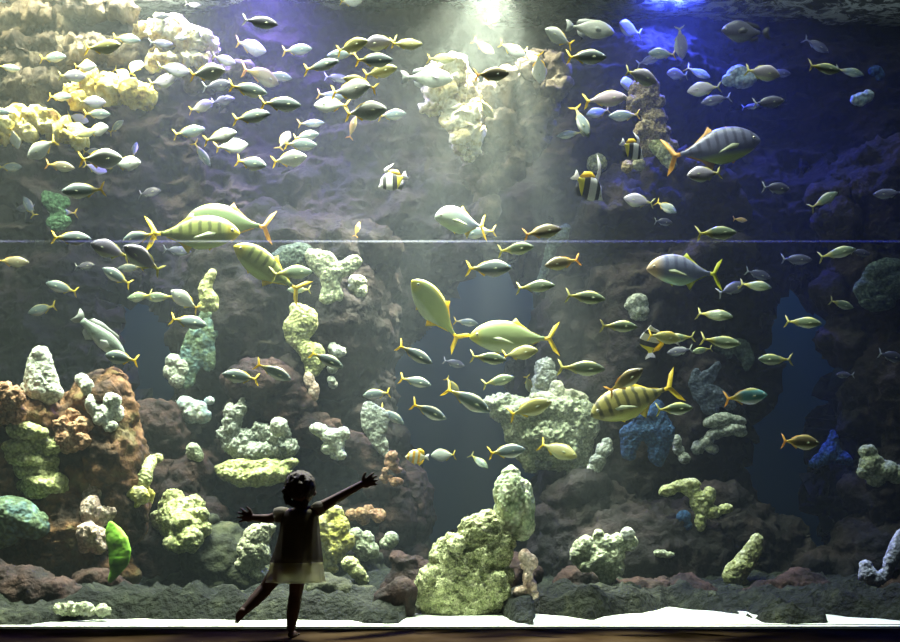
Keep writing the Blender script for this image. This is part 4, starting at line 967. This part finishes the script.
big(bannerfish(0.1, 0.30), 650, 341, 7.8, 26, 100, 50, 'upright bannerfish seen nearly edge-on beneath the pale speckled tuft', 'fish', 'upright bannerfish')
butter = bandmat('butterflyfish_skin', (0.85, 0.80, 0.62), (0.85, 0.45, 0.04), [(0.30, 0.42), (0.56, 0.68), (0.84, 0.96)], slant=0.1)
big(fish_proto('butterflyfish', T_disc, butter, [(f[0], f[1], (Y_fin if i else W_fin), f[3]) for i, f in enumerate(bfins()) if f[0] != 'filament_fin'], Y_fin, 0, eye=(0.39, 0.03, 0.02)), 417, 457, 7.6, 24, 180, 15,
    'small orange and cream barred butterflyfish low in the central blue hollow', 'fish', 'barred butterflyfish')

# labels that single out each small fish: look, heading, and its rank beside something one can find
LOOK = {'s': 'silver yellow-tailed fish', 'o': 'slim olive green fish', 'w': 'pale whitish fish', 'p': 'mauve-lit silver fish', 'd': 'dim dark fish', 'b': 'bronze fish', 't': 'bright teal fish', 'y': 'golden yellow fish', 'a': 'orange fish', 'v': 'slender silver fish'}
MARKS = BIG+CORALS+[(450, 92, 'white hot rock spur'), (190, 38, 'bleached rock knob'), (110, 90, 'sunlit yellow ledge'), (35, 122, 'yellow encrusted ledge'), (260, 8, 'blue white surface glare'), (680, 12, 'blue lit surface glare'), (505, 150, 'tan hanging rock')]
def sector(dx, dy):
    a = math.degrees(math.atan2(-dy, dx)) % 360
    return ['right of', 'up and right of', 'above', 'up and left of', 'left of', 'down and left of', 'below', 'down and right of'][int(((a+22.5) % 360)//45)]
claims = {}
for mi, (mx_, my_, ph) in enumerate(MARKS):
    buckets = {}
    for i, s in enumerate(SPEC):
        dx, dy = s[2]-mx_, s[3]-my_; d = math.hypot(dx, dy)
        if d < 170: buckets.setdefault((s[1], sector(dx, dy)), []).append((d, i))
    for (ky, sec), lst in buckets.items():
        lst.sort()
        for rank, (d, i) in enumerate(lst[:4]):
            claims.setdefault(i, []).append((d+rank*45, rank, sec, ph))
ORD = ['', 'second ', 'third ', 'fourth ']
seen = set()
for i, s in enumerate(SPEC):
    a = s[5] % 360; head = 'facing left' if 90 < a < 270 else 'facing right'
    el = math.sin(math.radians(a))
    if el > 0.8: head = 'pointing up'
    elif el < -0.8: head = 'pointing down'
    elif el > 0.33: head += ' and up'
    elif el < -0.33: head += ' and down'
    for _, rank, sec, ph in sorted(claims.get(i, [(0, 0, 'near', 'tank')])):
        lab = f"{LOOK[s[1]]} {head}, {ORD[rank]+'next' if rank else 'first'} {sec} the {ph}"
        if rank: lab = f"{LOOK[s[1]]} {head}, {ORD[rank].strip()} one {sec} the {ph}"
        if lab not in seen and len(lab.split()) <= 16: break
    seen.add(lab); tag(s[0], lab, 'fish', 'small schooling reef fish')

# ------------------------------------------------------------------ the child at the glass
skin = mottled('skin', [(0.4, (0.08, 0.048, 0.036)), (0.7, (0.11, 0.066, 0.048))], scale=8, bump=0.05, rough=0.55)  # colour darkened to stand in for the shade of a backlit figure
hairm = mottled('dark_hair', [(0.4, (0.010, 0.007, 0.005)), (0.65, (0.03, 0.02, 0.014))], scale=60, bump=0.6, rough=0.6)
def cloth(name, col, trans, clear=0.0):
    m, N, L, B = nodes(name)
    B.inputs['Base Color'].default_value = (*col, 1); B.inputs['Roughness'].default_value = 0.9
    tc = N.new('ShaderNodeTexCoord'); nz = N.new('ShaderNodeTexNoise'); nz.inputs['Scale'].default_value = 120; L.new(tc.outputs['Object'], nz.inputs['Vector'])
    bp = N.new('ShaderNodeBump'); bp.inputs['Strength'].default_value = 0.2; bp.inputs['Distance'].default_value = 0.002; L.new(nz.outputs[0], bp.inputs['Height']); L.new(bp.outputs[0], B.inputs['Normal'])
    tl = N.new('ShaderNodeBsdfTranslucent'); tl.inputs[0].default_value = (*col, 1)
    mx = N.new('ShaderNodeMixShader'); mx.inputs[0].default_value = trans; L.new(B.outputs[0], mx.inputs[1]); L.new(tl.outputs[0], mx.inputs[2])
    tr = N.new('ShaderNodeBsdfTransparent'); m2 = N.new('ShaderNodeMixShader'); m2.inputs[0].default_value = clear
    L.new(mx.outputs[0], m2.inputs[1]); L.new(tr.outputs[0], m2.inputs[2]); L.new(m2.outputs[0], N['Material Output'].inputs[0])
    return m
def Q(px, py, dy=0.0):
    return P(px, py, 6.0)+Vector((0, dy, 0))
bm = bmesh.new()
def cap(a, b): add_cap(bm, Q(*a[:3]), Q(*b[:3]), a[3], b[3])
cap((293, 566, 0, .070), (295, 548, .01, .062)); cap((295, 548, .01, .062), (299, 526, .01, .068)); cap((299, 526, .01, .068), (300, 516, .01, .058))
cap((286, 515, .01, .034), (316, 511, .01, .034)); cap((300, 514, .01, .04), (301, 500, .0, .032))
add_ell(bm, Q(301, 488, 0), (.072, .080, .088), sub=3); add_ell(bm, Q(303, 495, .03), (.052, .05, .05), sub=3)
# face, turned toward the fish: nose, chin, ears, brow, cheeks
add_ell(bm, Q(306, 491, .085), (.010, .014, .012)); add_ell(bm, Q(305, 499, .062), (.02, .018, .014)); add_ell(bm, Q(312, 493, .05), (.02, .02, .02)); add_ell(bm, Q(297, 493, .055), (.02, .02, .02))
add_ell(bm, Q(289.5, 490, .0), (.008, .018, .024)); add_ell(bm, Q(314, 490, .0), (.008, .018, .024))
# raised arm
cap((316, 510, .01, .036), (338, 497, .05, .028)); cap((338, 497, .05, .028), (360, 484, .10, .021))
# lowered arm
cap((285, 515, .01, .035), (268, 519, .04, .027)); cap((268, 519, .04, .027), (251, 518, .08, .020))
def hand(px, py, dy, ang, thumb_side, spread=13, hs=1.0):
    """palm and five unequal bent fingers; ang = direction of the fingers in the picture plane"""
    base = Q(px, py, dy); a = math.radians(ang)
    d = Vector((math.cos(a), 0.12, math.sin(a))); n = Vector((-math.sin(a), 0, math.cos(a)))*thumb_side
    pc = base+d*.020*hs
    M = Matrix.Translation(pc) @ Matrix.Rotation(-a, 4, 'Y')
    add_ell(bm, pc, (.024*hs, .010*hs, .021*hs), Matrix.Rotation(-a, 4, 'Y'), sub=3)
    for k, (off, ln) in enumerate(((.015, .030), (.005, .034), (-.005, .031), (-.015, .024))):
        f0 = base+d*.034*hs+n*off*hs
        an = a+thumb_side*math.radians((1.5-k)*spread)
        e = Vector((math.cos(an), 0.10, math.sin(an)))
        f1 = f0+e*ln*.5*hs; f2 = f1+(e+Vector((0, 0.35, 0))).normalized()*ln*.5*hs
        add_cap(bm, f0, f1, .0058*hs, .0054*hs, 10); add_cap(bm, f1, f2, .0054*hs, .0042*hs, 10)
    an = a+thumb_side*math.radians(55); e = Vector((math.cos(an), 0.15, math.sin(an)))
    t0 = base+d*.012*hs+n*.014*hs; t1 = t0+e*.018*hs; t2 = t1+(e+d*0.6).normalized()*.014*hs
    add_cap(bm, t0, t1, .0075*hs, .0062*hs, 10); add_cap(bm, t1, t2, .0062*hs, .0048*hs, 10)
hand(360, 484.5, .10, 24, 1, 12, 1.45)
hand(251, 518, .08, 170, -1, 17, 1.45)
# standing leg, foot flat on the floor pointing at the glass
cap((299, 568, 0, .055), (295, 597, .015, .036)); cap((295, 597, .015, .039), (293, 612, -.005, .037)); cap((293, 612, -.005, .036), (291, 628, 0, .025))
add_cap(bm, Q(291, 634.4, -.012), Q(292.5, 634.8, .045), .0185, .019); add_cap(bm, Q(292.5, 634.8, .045), Q(293.5, 635.6, .09), .020, .012)
for k in range(5): add_cap(bm, Q(291.2+k*1.3, 636.2, .098), Q(291.2+k*1.4, 636.4, .112-.004*abs(k-1)), .007, .006, 8)
# leg kicked up behind
cap((281, 568, 0, .054), (265, 590, -.02, .037)); cap((265, 590, -.02, .041), (256, 600, -.07, .035)); cap((256, 600, -.07, .035), (248, 609, -.12, .025))
add_cap(bm, Q(247, 609.5, -.13), Q(243.5, 614, -.115), .024, .023); add_cap(bm, Q(243.5, 614, -.115), Q(241.8, 617.5, -.10), .022, .015)
for k in range(5): add_cap(bm, Q(239.3+k*.9, 619, -.10-.006*k), Q(238.8+k*.9, 620.3, -.10-.006*k), .006, .005, 8)
body = remesh(bm, 0.0032, 3)
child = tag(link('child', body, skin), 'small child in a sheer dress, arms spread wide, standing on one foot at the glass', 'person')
CI = []
def part(name, bm_or_me, mat):
    return obj(name, bm_or_me, mat, child) if isinstance(bm_or_me, bmesh.types.BMesh) else link(name, bm_or_me, mat, child)
for dx in (-3.4, 3.4):
    b2 = bmesh.new(); add_ell(b2, Q(304.5+dx, 488.3, .069), (.011, .008, .008), sub=2); e = part('eye', b2, plain('eye_white', (0.8, 0.8, 0.78), 0.3))
    b2 = bmesh.new(); add_ell(b2, Q(304.5+dx, 488.3, .0745), (.005, .004, .0055), sub=2); obj('iris', b2, plain('brown_iris', (0.05, 0.03, 0.02), 0.2), e)
b2 = bmesh.new(); add_ell(b2, Q(305.2, 496.3, .083), (.013, .006, .004), sub=2); part('mouth', b2, plain('lips', (0.45, 0.18, 0.16), 0.5))
# short curly hair
b2 = bmesh.new(); add_ell(b2, Q(300.5, 485.5, -.012), (.088, .086, .086), sub=4); hr = random.Random(4)
for i in range(90):
    th = hr.uniform(0, 2*PI); ph = hr.uniform(-0.75, 1.4)
    x, z = math.cos(th)*math.cos(ph)*.074, math.sin(ph)*.072; y = -.02+math.sin(th)*math.cos(ph)*.078
    if y > .03 and z < .03: continue
    add_ell(b2, Q(300.5, 486.5, 0)+Vector((x, y, z)), (hr.uniform(.012, .018),)*3, sub=2)
for px_, py_ in ((287, 497), (289, 502), (294, 504), (300, 505), (306, 503), (285.5, 491)): add_ell(b2, Q(px_, py_, -.03), (.02, .024, .022), sub=2)
hme = remesh(b2, 0.005, 1); displace(hme, lambda c: 0.004*fbm(c*70, 2)); hair = link('hair', hme, hairm, child)
# dress: lofted rings with soft folds
def loft(rings, seg=72, fold=0.0, nf=9, ph=0.0, rnd=0.6):
    """ring = (left px, right px, row, depth radius, y offset)"""
    b = bmesh.new(); R_ = []
    n = len(rings)
    for q, (l, r, py, dr, oy) in enumerate(rings):
        c = Q((l+r)/2, py, oy); rx = (r-l)/2*6/F; ring = []
        for j in range(seg):
            t = 2*PI*j/seg; f = 1+fold*(q/(n-1))**1.3*math.sin(nf*t+ph+0.5*math.sin(2*t))
            ring.append(b.verts.new((c.x+rx*math.cos(t)*f, c.y+dr*math.sin(t)*f, c.z)))
        R_.append(ring)
    for a, c in zip(R_, R_[1:]):
        for j in range(seg): b.faces.new((a[j], a[(j+1) % seg], c[(j+1) % seg], c[j]))
    return b
def sub(o, lv=1):
    m = o.modifiers.new('s', 'SUBSURF'); m.levels = lv; m.render_levels = lv
    t = o.modifiers.new('t', 'SOLIDIFY'); t.thickness = 0.0015
rd = [(290, 312, 509, .05, .01), (283, 318, 512, .070, .01), (280, 318.5, 519, .082, .01), (280, 319, 528, .088, .01), (278, 319.5, 538, .090, .01), (275, 321, 550, .098, .005), (270.5, 322, 562, .108, 0)]
dress = part('dress', loft(rd, fold=.05), cloth('sheer_dark_cloth', (0.20, 0.19, 0.14), 0.6, 0.30)); sub(dress)
hb = [(270.5, 322, 562, .108, 0), (269, 323, 569, .113, 0), (267, 323.5, 576, .118, 0), (266, 324, 582, .122, 0)]
hem = part('hem_band', loft(hb, fold=.06, ph=.3), cloth('sheer_pale_hem', (0.66, 0.66, 0.42), 0.8, 0.42)); sub(hem)
sl = [(284, 314, 514, .068, .01), (283, 312, 530, .076, .01), (282, 311, 548, .080, .01), (281, 311, 566, .086, 0), (280, 311, 574, .088, 0)]
slip = part('slip', loft(sl, fold=.03, nf=7), cloth('dark_slip_cloth', (0.05, 0.045, 0.04), 0.05, 0.0)); sub(slip)
for nm, a, b_, ra, rb in (('sleeve', (288, 513.5, .01), (276, 515.5, .03), .042, .048), ('sleeve', (313, 511, .01), (322, 507, .02), .040, .042)):
    A_, B_ = Q(*a), Q(*b_); d = (B_-A_); q = d.to_track_quat('Z', 'Y').to_matrix().to_4x4(); bb = bmesh.new(); RR = []
    for t, r_ in ((0, ra*.8), (.35, ra*1.05), (.8, rb), (1, rb*.86), (1.06, rb*.9)):
        RR.append([bb.verts.new(A_+d*t+(q @ Vector((math.cos(2*PI*j/24)*r_*(1+.05*math.sin(5*2*PI*j/24)), math.sin(2*PI*j/24)*r_, 0)))) for j in range(24)])
    for u, v in zip(RR, RR[1:]):
        for j in range(24): bb.faces.new((u[j], u[(j+1) % 24], v[(j+1) % 24], v[j]))
    sv = part(nm, bb, cloth('pale_sleeve_cloth', (0.32, 0.31, 0.26), 0.6, 0.15)); sub(sv)
